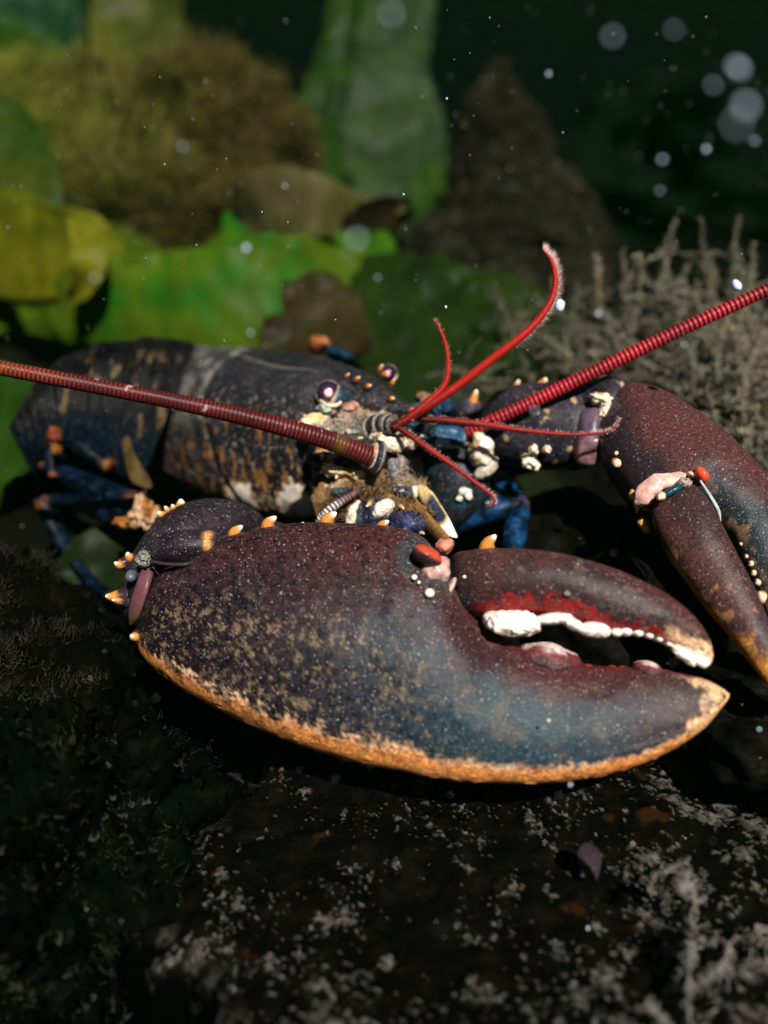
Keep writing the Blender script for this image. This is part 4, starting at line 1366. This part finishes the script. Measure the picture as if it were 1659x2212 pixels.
blob(mb, P(1496, 1026, 33.9), cax(33.6, 14, 7, .25, .3), const([.48, .30, .25]), lump=.2)
blob(mb, P(1452, 1060, 33.1), cax(33.4, 26, 9, .2, -.5), const([.006, .042, .055]), lump=.1)
mb.build('joint_membrane', M_SKIN, CL2)
mb = MB()
blob(mb, P(1516, 1025, 33.6), cax(33.6, 13, 19, .3, -.5), const([.55, .06, .02]), lump=.1)
mb.build('hinge_knob', M_SPINE, CL2)
mb = MB()
loft(mb, [((1510, 1040, 33.5), (1514, 1036, 33.5), .06), ((1532, 1075, 33.2), (1538, 1071, 33.2), .06), ((1548, 1105, 33.0), (1555, 1101, 33.0), .07), ((1556, 1128, 32.7), (1558, 1126, 32.7), .03)], 30, 14, const([.30, .36, .36]))
mb.build('hinge_tendon', M_SKIN, CL2)
for (u, v, r, d, cc) in ((1331, 1000, 11, 35.2, 0), (1331, 979, 5, 35.2, 1), (1428, 1072, 11, 32.9, 1), (1390, 1130, 14, 34.4, 2), (1396, 1142, 11, 34.3, 2), (1368, 1072, 10, 34.8, 2),
                         (1576, 1022, 4, 34.4, 1), (1612, 1202, 5, 32.1, 1), (1622, 1218, 7, 32.0, 1), (1628, 1238, 7, 31.9, 1), (1637, 1258, 8, 31.8, 1), (1644, 1290, 14, 31.5, 1), (1600, 1175, 4, 32.2, 1)):
    mb = MB()
    blob(mb, P(u, v, d + .1), cax(d, r * .85, r * (1.6 if u == 1368 else 1), r * px(d), RNG.uniform(-.6, .6)), (lambda D, Q: mix(np.broadcast_to(np.array([.42, .17, .05]), Q.shape), np.array([.74, .58, .40]), sstep(.35, .9, D[..., 2] + .4 * fbm(Q * 4, 2)))) if cc != 2 else
         (lambda D, Q: mix(np.broadcast_to(np.array([.55, .28, .07]), Q.shape), np.array([.10, .09, .09]), sstep(.3, .6, D[..., 0] + .2))), n=16, lump=.22)
    mb.build('knob', M_SPINE, CL2)
for (u0, v0, u1, v1, d, r) in ((1018, 885, 1030, 842, 41.6, 13), (1114, 843, 1121, 821, 41.3, 11), (1168, 838, 1180, 817, 41.0, 14),):
    mb = MB()
    spine_px(mb, u0, v0, u1, v1, d, r, bend=.02, basecol=np.array([.06, .035, .045]))
    mb.build('spine', M_SPINE, ARM2)
for (u, v, ru, rv, a) in ((1300, 862, 26, 12, .1), (1311, 876, 14, 12, 0), (1308, 895, 15, 18, .2), (1282, 952, 8, 8, 0), (1309, 944, 12, 15, .2), (1146, 998, 20, 16, .6), (1152, 975, 9, 14, .2), (1182, 971, 9, 8, 0)):
    mb = MB()
    blob(mb, P(u, v, 38.0 if u > 1200 else 38.5), cax(38, ru, rv, .35, a), lambda D, Q: mix(np.broadcast_to(np.array([.70, .60, .46]), Q.shape), np.array([.45, .24, .09]), sstep(.1, .6, fbm(Q * 2.4, 3))), lump=.45, lump_s=2)
    mb.build('knob', M_SPINE, ARM2)
# pale joint where the arm leaves the body
mb = MB()
blob(mb, P(1038, 976, 39.2), cax(39.2, 25, 43, .6, -.15), lambda D, Q: mix(np.broadcast_to(np.array([.62, .55, .44]), Q.shape), np.array([.33, .20, .09]), sstep(-.1, -.7, D[..., 0] + .9 * fbm(Q * 1.9, 4, .6))), lump=.35, n=28)
blob(mb, P(1050, 1015, 39.3), cax(39.2, 16, 34, .4, .8), const([.40, .34, .28]), lump=.25)
mb.build('joint_membrane', M_SKIN, ARM2)
mb = MB()
tube(mb, [P(960, 960, 42), P(985, 1010, 41.2), P(985, 1060, 41), P(950, 1110, 41.5)], [1.3, 1.5, 1.4, 1.1], 50, 40, lambda t, sg, ph, Q: mix(np.broadcast_to(np.array([.012, .014, .018]), Q.shape), np.array([.01, .04, .055]), sstep(.0, .6, fbm(Q * .9, 3))))
for (u, v, ru, rv) in ((1004, 1062, 15, 9), (992, 1077, 7, 6), (1012, 1072, 8, 8)):
    blob(mb, P(u, v, 39.55), cax(39.4, ru, rv, .12), const([.66, .60, .52]), n=14, lump=.4)
mb.build('arm_segment', M_CLAW, ARM2)

# ---------------- eyes
print('head')


def eye(u, v, d, r, look, cut=True):
    E = empty('eye', None, LOB)
    mb = MB()
    c = P(u, v, d)
    R_ = r * px(d)
    lk = unit(np.asarray(look, float))

    def cf(D, Q):
        dv = unit(Q - c)
        a = (dv * lk).sum(-1)
        cc = mix(np.broadcast_to(np.array([.006, .004, .010]), Q.shape), np.array([.032, .012, .042]), sstep(.45, .85, a))
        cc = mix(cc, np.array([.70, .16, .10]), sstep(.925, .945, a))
        cc = mix(cc, np.array([.95, .62, .60]), sstep(.95, .98, a + .02 * perlin(Q * 6)))  # strobe reflection in the eye, painted as a bright pink spot
        return cc
    blob(mb, c, np.eye(3) * R_, cf, n=40, lump=0)
    mb.build('eyeball', M_EYE, E)
    mb = MB()
    ring = np.linspace(0, TAU, 60)
    e1 = unit(np.cross(lk, [0, 0, 1])); e2 = np.cross(lk, e1)
    pts = [c - lk * R_ * .12 + R_ * .985 * (math.cos(x) * e1 + math.sin(x) * e2) for x in ring]
    tube(mb, pts, [.075] * 60, 120, 10, lambda t, sg, ph, Q: mix(np.broadcast_to(np.array([.07, .04, .05]), Q.shape), np.array([.72, .62, .48]), sstep(.1, -.5, (unit(Q - c) @ Lz))), caps=False)
    mb.build('eye_rim', M_SKIN, E)
    return E


view0 = unit(CAMP - P(712, 848, 39))
E1 = eye(710, 849, 39.1, 26, unit(view0 + .16 * VU * 0 + np.array([-.02, 0, .04])))
mb = MB()
tube(mb, [P(712, 855, 39.3), P(735, 860, 39.2), P(758, 868, 39.6)], [.6, .5, .42], 24, 24, lambda t, sg, ph, Q: mix(np.broadcast_to(np.array([.65, .55, .40]), Q.shape), np.array([.008, .022, .035]), sstep(.30, .42, t)))
loft(mb, [((690, 866, 38.7), (692, 862, 38.7), .05), ((706, 880, 38.4), (710, 872, 38.4), .16), ((726, 881, 38.4), (727, 871, 38.4), .18), ((740, 872, 38.6), (736, 865, 38.6), .12)], 30, 16, const([.70, .58, .40]))
mb.build('eye_stalk', M_MOUTH, E1)
E2 = eye(840, 806, 41.4, 17, unit(CAMP - P(845, 803, 41.4) + np.array([-9, 0, -3.])))

# ---------------- head parts, mouth parts
HEAD = empty('head', None, LOB)
BONE = np.array([.72, .62, .47])
BLK = np.array([.010, .013, .020])


def two(a, b, sc=1.6, off=0., lo=-.1, hi=.25):
    a, b = np.asarray(a, float), np.asarray(b, float)
    return lambda D, Q: mix(np.broadcast_to(a, Q.shape), b, sstep(lo, hi, fbm(Q * sc + off, 4)))


def hp(name, items, mat=M_MOUTH, p=1.0):
    mb = MB()
    for (u, v, d, ru, rv, rd, ang, cf, lump) in items:
        blob(mb, P(u, v, d), cax(d, ru, rv, rd, ang), cf, n=30, lump=lump * 1.1, lump_s=1.7, p=p)
    return mb.build(name, mat, HEAD)


FLESH = two([.20, .125, .085], [.30, .21, .16], 3)


def segc(dark, cream, lo, hi, k=0, sc=1.3, off=0., sg=1):
    dark, cream = np.asarray(dark, float), np.asarray(cream, float)
    return lambda D, Q: mix(mix(np.broadcast_to(dark, Q.shape), dark * 3, sstep(.1, .5, fbm(Q * 2.5, 3))), cream, sstep(lo, hi, sg * D[..., k] + .30 * fbm(Q * sc + off, 3)))


# flesh under the rostrum
hp('face', [(782, 965, 39.8, 108, 92, 1.0, .2, two([.26, .19, .13], [.020, .020, .026], 2.6, 3, -.15, .15), .3), (770, 1060, 39.2, 80, 60, .9, .1, two([.17, .10, .045], [.09, .055, .025], 3, 5), .3), (890, 945, 41.0, 60, 40, .6, .2, two([.02, .022, .03], [.10, .08, .06], 1.6, 3, .1, .4), .3)], M_SKIN)
hp('brow_flesh', [(772, 888, 39.6, 54, 30, .6, .45, FLESH, .25), (808, 908, 39.2, 44, 22, .5, .4, FLESH, .3), (742, 886, 39.6, 40, 34, .5, .1, FLESH, .3),
                  (757, 878, 39.1, 22, 12, .3, .1, two([.30, .10, .065], [.46, .30, .24], 2), .2), (786, 882, 39.5, 12, 8, .25, 0, const([.45, .15, .11]), .1)], M_SKIN)
hp('cheek_plate', [(680, 914, 38.9, 33, 22, .6, -.12, two([.66, .47, .20], [.82, .68, .44], 1.5, 3), .2), (702, 882, 39.4, 18, 12, .4, 0, const([.45, .55, .50]), .2),
                   (668, 925, 38.8, 14, 18, .4, 0, const([.50, .28, .07]), .15)])
hp('antenna_scale', [(735, 935, 38.9, 62, 30, .8, .15, two([.40, .33, .25], [.018, .02, .03], 1.8, 2, -.25, .05), .3), (760, 962, 38.4, 66, 26, .8, .22, two(BLK, [.05, .045, .05], 1.4), .2),
                     (712, 990, 38.4, 40, 42, .9, .5, two([.30, .18, .06], BLK, 1.5, 8, -.2, .1), .2), (700, 965, 38.6, 32, 20, .7, .3, segc(BLK, BONE, .1, .3, 1), .25)])
hp('antenna_base', [(800, 985, 37.4, 34, 38, .7, -.5, two([.018, .018, .024], [.30, .25, .2], 2.2, 5, .25, .5), .1), (762, 1000, 37.9, 54, 30, .8, .3, two(BLK, [.38, .27, .12], 1.6, 1, .05, .3), .15),
                    (836, 953, 37.9, 40, 22, .5, .35, two(BONE, [.82, .76, .64], 1.4), .12), (742, 1018, 37.8, 48, 16, .6, .25, two([.36, .22, .07], [.68, .54, .32], 1.5), .2), (704, 1000, 38.0, 14, 34, .5, -.3, two([.55, .44, .28], BLK, 2.0, 4, .1, .3), .2)])
mb = MB()
cR = P(806, 985, 36.75)
aL = unit(P(700, 955, 36.0) - cR)
e1 = unit(np.cross(aL, VU)); e2 = np.cross(e1, aL)
for (rr_, cc, sh, th_) in ((.78, [.40, .33, .26], 0, .10), (.92, [.016, .016, .022], .10, .13), (.66, [.50, .20, .07], -.06, .09), (1.0, [.16, .14, .12], .22, .08)):
    pts = [cR - aL * sh + rr_ * .64 * (math.cos(x) * e1 + math.sin(x) * e2) for x in np.linspace(0, TAU, 40)]
    tube(mb, pts, [th_] * 40, 120, 10, const(cc), caps=False)
mb.build('antenna_socket', M_MOUTH, HEAD)
for (u, v, du, dv, d, r) in ((668, 902, -12, -6, 38.6, 6), (702, 935, 8, -9, 38.2, 6), (722, 946, 10, -8, 38.1, 6), (745, 955, 11, -6, 38.0, 6), (772, 950, 12, -4, 37.9, 6), (690, 955, -6, 9, 38.2, 6),
                             (815, 945, 10, -10, 37.6, 6), (778, 972, 10, -12, 37.4, 7), (700, 1012, -9, 8, 37.9, 6), (728, 1022, -3, 12, 37.6, 6), (760, 1012, 4, 12, 37.4, 6), (866, 945, 12, 6, 38.2, 6), (905, 955, 12, 6, 38.4, 6),
                             (862, 1092, 10, 8, 36.3, 6), (800, 1085, -9, 9, 36.5, 6), (852, 1112, 9, 10, 36.4, 6), (905, 1150, 12, 4, 36.2, 6)):
    mb = MB()
    spine(mb, P(u, v, d), P(u + du, v + dv, d - .25), r * px(d), bend=.08, basecol=np.array([.09, .06, .04]), orange=np.array([.50, .30, .12]), tipcol=np.array([.80, .68, .48]), ns=10, nt=10)
    mb.build('spine', M_SPINE, HEAD)
# antennule base: ringed stalk
mb = MB()
tube(mb, [P(790, 935, 38.9), P(815, 922, 38.2), P(835, 916, 37.6), P(850, 917, 37.2)], [.60, .52, .46, .38], 60, 30,
     lambda t, sg, ph, Q: mix(mix(np.broadcast_to(np.array([.10, .085, .07]), Q.shape), np.array([.012, .012, .016]), sstep(-.2, .3, np.sin(t * 22))), np.array([.5, .45, .38]), sstep(.8, 1., np.sin(t * 22 + 2.5)) * .6),
     mod=lambda s: 1 + .05 * np.sin(s * 16))
mb.build('antennule_base', M_MOUTH, HEAD)
# far side: cream, black and blue plates
hp('far_antenna_base', [(922, 927, 39.8, 18, 28, .6, .1, two(BONE, [.85, .8, .7], 2), .1), (893, 920, 39.6, 26, 24, .6, .3, two(BLK, [.01, .07, .10], 1.6), .2), (872, 952, 38.8, 30, 16, .5, .4, two([.30, .22, .15], BONE, 2), .3),
                        (900, 948, 39.2, 30, 14, .5, .3, two([.01, .05, .07], BONE, 1.8, 2, .1, .3), .2), (905, 885, 40.3, 24, 14, .5, .2, two([.02, .09, .11], [.01, .02, .04], 2), .2)])


def sc_col(D, Q):
    c = mix(np.broadcast_to(np.array([.004, .045, .10]), Q.shape), np.array([.20, .34, .42]), sstep(.15, .5, fbm(Q * 1.1 + 3, 3) - .4 * D[..., 1]) * .9)
    c = mix(c, np.array([.01, .02, .03]), sstep(-.5, -.8, D[..., 0] + .1 * fbm(Q * 3, 2)))
    return mix(c, np.array([.25, .32, .20]), sstep(-.7, -.85, D[..., 1]))


hp('blue_scale', [(966, 944, 39.0, 40, 25, .45, .05, sc_col, .04)], p=.62)
hp('blue_scale', [(1008, 946, 40.0, 14, 22, .5, .05, two([.30, .17, .08], [.03, .10, .12], 2.5), .2)])
hp('far_antenna_joint', [(955, 884, 40.8, 30, 22, .8, -.2, two([.004, .02, .05], [.005, .04, .08], 1.5), .2), (912, 862, 41.2, 14, 16, .4, 0, two([.20, .09, .05], [.03, .03, .04], 2.5), .3), (1010, 890, 42, 34, 26, .9, -.6, two([.045, .035, .05], [.02, .016, .024], 1.4), .15)])
# mouth: skin, palps, segmented maxillipeds
hp('mouth_skin', [(706, 1078, 38.6, 32, 46, .5, .1, two([.16, .085, .035], [.21, .12, .055], 2), .2), (745, 1060, 38.4, 40, 60, .6, .35, two([.14, .075, .032], [.20, .115, .055], 3), .25),
                  (800, 1050, 38.2, 44, 40, .6, -.2, two([.15, .085, .04], [.09, .05, .025], 3), .3), (840, 1070, 38.2, 44, 26, .5, .1, two([.20, .12, .05], [.30, .19, .09], 3), .3)], M_SKIN)
hp('jaw_plate', [(745, 1040, 38.0, 36, 16, .4, -.6, two([.32, .20, .10], [.45, .34, .24], 1.6), .15), (737, 1064, 37.8, 20, 12, .3, .2, two([.02, .06, .07], BLK, 2), .2), (690, 1035, 39, 16, 28, .5, .3, two([.05, .05, .06], BLK, 2), .2)])
hp('palp', [(866, 1010, 38.0, 16, 24, .4, .2, two([.14, .12, .11], [.28, .22, .20], 3), .3), (850, 1018, 37.8, 12, 30, .35, -.2, two([.10, .10, .12], [.20, .17, .16], 3), .2), (870, 1040, 37.9, 22, 16, .4, .4, two([.16, .12, .09], [.24, .19, .15], 4), .4)], M_SKIN)
mx_ = two(BLK * 1.2, BONE, 1.15, 6.3, .02, .14)
hp('mouth_leg', [(815, 1110, 37.0, 46, 34, .7, -.25, segc([.012, .014, .028], BONE, .45, .60), .08), (768, 1122, 36.8, 22, 40, .6, .25, segc(BLK, BONE, -.1, .05, 0, 1.3, 4, -1), .12)])
hp('mouth_leg', [(826, 1099, 36.6, 28, 17, .5, -.55, two(BONE, [.84, .76, .62], 1.4), .12)])
hp('mouth_leg', [(884, 1130, 36.6, 52, 32, .7, .2, segc([.010, .012, .036], [.55, .46, .36], .45, .7, 1, 1.6, 2, -1), .08)])
hp('mouth_leg', [(890, 1064, 37.6, 34, 17, .45, -.25, segc(BLK, BONE, -.2, .0), .12), (868, 1056, 37.7, 22, 14, .4, 0, two([.01, .02, .05], BONE, 1.6, 2, .2, .4), .1)])


def lastseg(t, s, f, Q):
    c = mix(np.broadcast_to(np.array([.55, .38, .18]), Q.shape), np.array([.014, .022, .045]), sstep(.15, .25, t) * sstep(.62, .5, t + .08 * fbm(Q * 1.5, 3)) * sstep(.75, .35, s))
    return mix(c, np.array([.85, .77, .62]), sstep(.55, .68, t + .08 * fbm(Q * 1.5, 3)) * sstep(1.0, .92, t))


mb = MB()
loft(mb, [((898, 1060, 37.3), (905, 1046, 37.5), .15), ((915, 1092, 36.8), (932, 1062, 37.0), .3), ((932, 1115, 36.4), (952, 1092, 36.6), .32), ((948, 1138, 36.0), (968, 1118, 36.2), .28), ((968, 1158, 35.7), (982, 1145, 35.8), .18), ((986, 1163, 35.5), (989, 1160, 35.5), .03)], 60, 40, lastseg)
mb.build('mouth_leg', M_MOUTH, HEAD)
# comb of brown bristles beneath the last segment
mb = MB()
n_ = 420
t_ = RNG.random(n_)
a_ = np.array([P(900 + 70 * t, 1078 + 82 * t, 36.5 - 1.0 * t) for t in t_])
b_ = a_ + np.array([(VR * RNG.normal(-.05, .12) - VU * (1.0 - .35 * t)) * .95 for t in t_]) + np.array([-.35, 0, 0])
mb.twigs(a_, b_, .02, np.array([.19, .10, .03]) * RNG.uniform(.6, 1.5, (n_, 1)))
o = mb.build('bristle_comb', M_HAIR, HEAD); o['kind'] = 'stuff'
# striped palp
mb = MB()
tube(mb, [P(688, 1128, 37.2), P(704, 1108, 37.0), P(735, 1085, 37.2), P(765, 1066, 37.5), P(782, 1046, 37.8)], [.13, .20, .18, .14, .09], 160, 14,
     lambda t, sg, ph, Q: mix(mix(np.broadcast_to(np.array([.04, .03, .03]), Q.shape), np.array([.62, .58, .54]), sstep(-.1, .4, np.sin(t * 120))), np.array([.09, .02, .02]), sstep(.35, .6, t) * .8), mod=lambda s: 1 + .12 * np.sin(s * 38))
mb.build('striped_palp', M_MOUTH, HEAD)
# hairs of the face
mb = MB()
cl = []
for (u, v, d, su, sv, n_, L, lean, colr) in ((800, 900, 38.9, 24, 8, 260, .40, (.2, -.1, .25), [.34, .27, .20]), (828, 902, 38.4, 16, 8, 200, .36, (.2, -.1, .3), [.36, .30, .24]), (762, 852, 39.4, 14, 12, 120, .35, (.1, -.1, -.6), [.30, .23, .17]),
                                            (740, 925, 38.2, 50, 16, 260, .4, (.1, -.2, .3), [.30, .24, .18]), (835, 930, 37.6, 24, 20, 220, .4, (.2, -.2, -.2), [.28, .22, .17]), (800, 1045, 37.6, 44, 20, 420, .8, (-.2, -.1, -.6), [.20, .12, .05]),
                                            (870, 1030, 37.6, 24, 14, 260, .6, (.2, -.1, -.4), [.24, .18, .13]), (850, 1085, 37.2, 50, 12, 320, .6, (.1, -.2, -.4), [.22, .12, .045]), (890, 1048, 37.4, 26, 8, 160, .4, (.2, -.1, .4), [.26, .18, .10]),
                                            (738, 1090, 37.8, 34, 24, 300, .8, (-.5, -.1, -.5), [.17, .095, .04]), (900, 1100, 36.2, 30, 12, 180, .4, (.3, -.2, -.3), [.25, .14, .05])):
    a_ = np.array([P(u + RNG.normal() * su * .6, v + RNG.normal() * sv * .6, d) for _ in range(n_)])
    b_ = a_ + unit(np.array(lean) + RNG.normal(size=(n_, 3)) * .33) * L * RNG.uniform(.5, 1.2, (n_, 1))
    mb.twigs(a_, b_, .016, np.array(colr) * RNG.uniform(.6, 1.5, (n_, 1)))
o = mb.build('face_hair', M_HAIR, HEAD); o['kind'] = 'stuff'

# ---------------- antennae and antennules
print('antennae')


def antenna(pts, rad, pitch, cA, cB, grad=None, nt=1500):
    mb = MB()
    L = np.linalg.norm(np.diff(crom(pts, 200), axis=0), axis=1).sum()

    def cf(t, sg, ph, Q):
        w = sg / pitch
        fr = w - np.floor(w)
        rnd = np.sin(np.floor(w) * 12.9) * .25
        band = sstep(.34, .50, fr) * sstep(.97, .84, fr)
        A_ = np.broadcast_to(np.asarray(cA, float), Q.shape) * (1 + rnd)[..., None]
        if grad is not None:
            A_ = mix(A_, np.asarray(grad, float), sstep(.55, 1., t))
        c = mix(np.broadcast_to(np.asarray(cB, float), Q.shape), A_, band)
        if grad is not None:
            c = mix(c, A_ * .8, sstep(.6, 1., t) * .6)
        if grad is not None:
            c = mix(c, np.array([.085, .045, .008]), np.exp(-((t - .135) / .018) ** 2) * .8)
        return mix(c, np.array([.45, .30, .30]), sstep(.70, .80, fbm(Q * 2.2 + 4, 3)) * .5)
    tube(mb, pts, rad, nt, 22, cf, mod=lambda s: 1 + (.018 if grad is not None else .03) * (np.clip(np.sin(s / pitch * TAU - 1.2), -.6, 1)))
    return mb.build('antenna', M_ANT, LOB)


antenna([P(812, 992, 36.7), P(740, 962, 36.2), P(640, 930, 35.6), P(500, 894, 35.0), P(350, 862, 34.5), P(200, 833, 34.0), P(60, 806, 33.6), P(-120, 772, 33.2), P(-300, 740, 33)],
        [.40, .40, .385, .345, .315, .30, .29, .27, .25], .165, [.085, .011, .011], [.036, .006, .007], grad=[.33, .065, .012])
antenna([P(985, 950, 39.9), P(1048, 916, 38.9), P(1150, 868, 38.5), P(1300, 795, 37.9), P(1450, 722, 37.3), P(1580, 662, 36.8), P(1700, 605, 36.4), P(1860, 525, 36)],
        [.20, .27, .29, .285, .275, .26, .245, .22], .20, [.40, .018, .018], [.022, .005, .014])


def antennule(pts, rad, col, hair_side=0., hairL=.3, n_h=300, h0=.05, h1=1.):
    mb = MB()
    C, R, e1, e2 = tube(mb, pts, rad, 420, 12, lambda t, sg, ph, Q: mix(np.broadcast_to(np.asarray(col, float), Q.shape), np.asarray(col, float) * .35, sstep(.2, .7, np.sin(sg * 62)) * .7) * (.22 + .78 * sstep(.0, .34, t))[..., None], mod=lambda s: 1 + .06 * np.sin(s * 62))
    tt_ = RNG.uniform(h0, h1, n_h)
    i = (tt_ * 419).astype(int)
    tg = unit(np.gradient(C, axis=0))[i]
    vw = unit(CAMP - C[i])
    sd = unit(np.cross(tg, vw))
    sg = np.where(RNG.random(n_h) < .5, -1, 1) if hair_side == 0 else np.full(n_h, hair_side)
    dirn = unit(sd * sg[:, None] + tg * .45 + RNG.normal(size=(n_h, 3)) * .3)
    a = C[i] + dirn * R[i][:, None] * .7
    mb.twigs(a, a + dirn * hairL * RNG.uniform(.5, 1.2, (n_h, 1)), .012, np.array([.50, .34, .32]) * RNG.uniform(.6, 1.3, (n_h, 1)))
    return mb.build('antennule', M_ANT, LOB)


RD = [.30, .013, .009]
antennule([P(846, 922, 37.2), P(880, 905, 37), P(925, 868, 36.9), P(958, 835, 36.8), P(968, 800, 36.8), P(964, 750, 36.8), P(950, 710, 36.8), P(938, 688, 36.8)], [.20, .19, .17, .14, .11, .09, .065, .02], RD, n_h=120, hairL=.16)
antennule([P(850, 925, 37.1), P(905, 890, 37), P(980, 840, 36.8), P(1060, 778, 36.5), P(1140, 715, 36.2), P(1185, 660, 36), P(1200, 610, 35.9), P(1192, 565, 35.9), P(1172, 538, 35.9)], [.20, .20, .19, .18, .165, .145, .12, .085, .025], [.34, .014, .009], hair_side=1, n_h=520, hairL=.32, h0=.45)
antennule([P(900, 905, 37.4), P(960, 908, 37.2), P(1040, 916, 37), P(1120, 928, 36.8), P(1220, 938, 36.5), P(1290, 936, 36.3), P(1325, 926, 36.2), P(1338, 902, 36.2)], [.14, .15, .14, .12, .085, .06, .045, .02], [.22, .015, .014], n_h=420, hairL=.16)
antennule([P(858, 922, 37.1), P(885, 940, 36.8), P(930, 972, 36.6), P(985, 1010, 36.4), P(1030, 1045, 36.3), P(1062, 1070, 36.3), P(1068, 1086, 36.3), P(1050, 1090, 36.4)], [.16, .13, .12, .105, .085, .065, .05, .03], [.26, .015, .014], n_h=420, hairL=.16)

# =================================================================== WATER: particles
print('particles')
SPECK_L = ['bright round blurred speck, uppermost of the cluster in the black water at the right edge', 'large pale blurred disc in the middle of the cluster at the right edge',
           'dim wide blurred disc just below the large pale disc at the right edge', 'dim blurred disc high in the black water left of the bright cluster', 'very faint blurred disc near the top edge above the black water',
           'small soft speck above the hydroids in the dark green gloom', 'small crisp white speck over the far dim boulder, below the cluster', 'soft speck low over the far dim boulder, above the hydroids',
           'faint blurred disc left of the brightest speck in the cluster', 'faint blurred disc in front of the hanging green strap near the top edge', 'pale blurred disc below the dark brown kelp curl',
           'bright speck in front of the grass green kelp below the shaggy rock', 'brightest white speck beside the outer end of the right banded antenna', 'bright white speck touching the bend of the long curved antennule',
           'small white speck just right of the long curved antennule', 'small soft speck at the right edge under the cluster', 'tiny bright speck in the black water right of the steep rock peak', 'soft speck just above the back of the lobster',
           'tiny white speck between the two upright antennules', 'tiny bright speck in front of the hanging green strap, at mid height', 'tiny speck below the hanging green strap by the tan curl', 'faint speck on the left side of the shaggy rock',
           'faint speck on the lower middle of the shaggy rock', 'soft speck beside the tip of the grass green kelp', 'pale speck in front of the arm of the smaller claw', 'pale speck under the outer half of the right banded antenna',
           'faint speck in front of the large dark green kelp blade', 'pale speck past the pointed tip of the big claw', 'small bright speck just under the lower edge of the big claw', 'small bright speck over the slab beneath the mauve shell']
for i, (u, v, rb, br) in enumerate([(1592, 150, 18, 1.6), (1608, 232, 22, .9), (1590, 270, 25, .35), (1322, 80, 18, .5), (1455, 65, 16, .3), (1430, 345, 10, .8), (1525, 323, 8, 1.4), (1425, 412, 9, .5), (1540, 185, 15, .4),
                                    (845, 32, 20, .5), (770, 517, 18, .6), (532, 536, 8, 1.6), (1590, 617, 14, 2.4), (1210, 660, 15, 2.2), (1293, 678, 6, 1.8), (1630, 305, 9, .7), (1185, 160, 6, 1.5), (541, 719, 7, .7),
                                    (963, 663, 4, 1.6), (965, 213, 4, 1.2), (872, 420, 4, 1.), (205, 600, 10, .4), (395, 318, 10, .5), (615, 402, 6, .8), (1155, 887, 8, .8), (1478, 745, 6, .8), (816, 600, 7, .5), (1640, 1575, 6, .6), (1232, 1695, 5, 1.5), (1270, 2005, 5, 1.8)]):
    # blur radius rb (px) belongs to a speck nearer than the focus; br sets how large the speck itself is
    x = rb * 4 * 24 * 2 / 2212 / (20.8 ** 2 / 345) / 1.0
    d = 34.5 / (1 + x) if rb > 4 else 33.0
    r = max(.012, rb * .52 * math.sqrt(br) * px(d))
    if br > 2:
        d, r = 31.5, rb * .75 * px(31.5)
    if v > 1500 and rb <= 6:
        d = 27
        r = 3 * px(d)
    mb = MB()
    a = RNG.uniform(0, 3)
    blob(mb, P(u, v, d), cax(d, r * 1.25 / px(d), r * .9 / px(d), r, a), const([.55, .64, .80]), n=8, lump=.2)
    o = mb.build('drifting_speck', M_SPECK, base=P(u, v, d))
    tag(o, SPECK_L[i], 'speck', 'white specks drifting in the water')
mb = MB()
for i in range(700):
    v = RNG.uniform(0, 2212)
    d = RNG.uniform(24, 75) if v < 1100 else RNG.uniform(22, 30)
    u = RNG.uniform(0, 1659)
    if v > 1100 and RNG.random() < .7:
        continue
    r = RNG.uniform(.010, .028) * (d / 35)
    dirn = unit(np.array([.2, 0, 1]) + RNG.normal(size=3) * .3)
    c = P(u, v, d)
    A_ = np.array([VR * r, VU * r, -VF * r])
    th = np.array([[1, 0, 0], [-1, 0, 0], [0, 1.6, 0], [0, -1.6, 0], [0, 0, 1], [0, 0, -1.]]) @ A_ + c
    mb.add(th, np.array([.6, .62, .6]) * RNG.uniform(.3, 1.2), None, [[0, 2, 4], [2, 1, 4], [1, 3, 4], [3, 0, 4], [2, 0, 5], [1, 2, 5], [3, 1, 5], [0, 3, 5]])
o = mb.build('marine_snow', M_SPECK)
tag(o, kind='stuff', label='fine pale dust suspended all through the water', cat='marine snow')

for o in bpy.data.objects:
    if '_org' in o:
        del o['_org']
print('done')
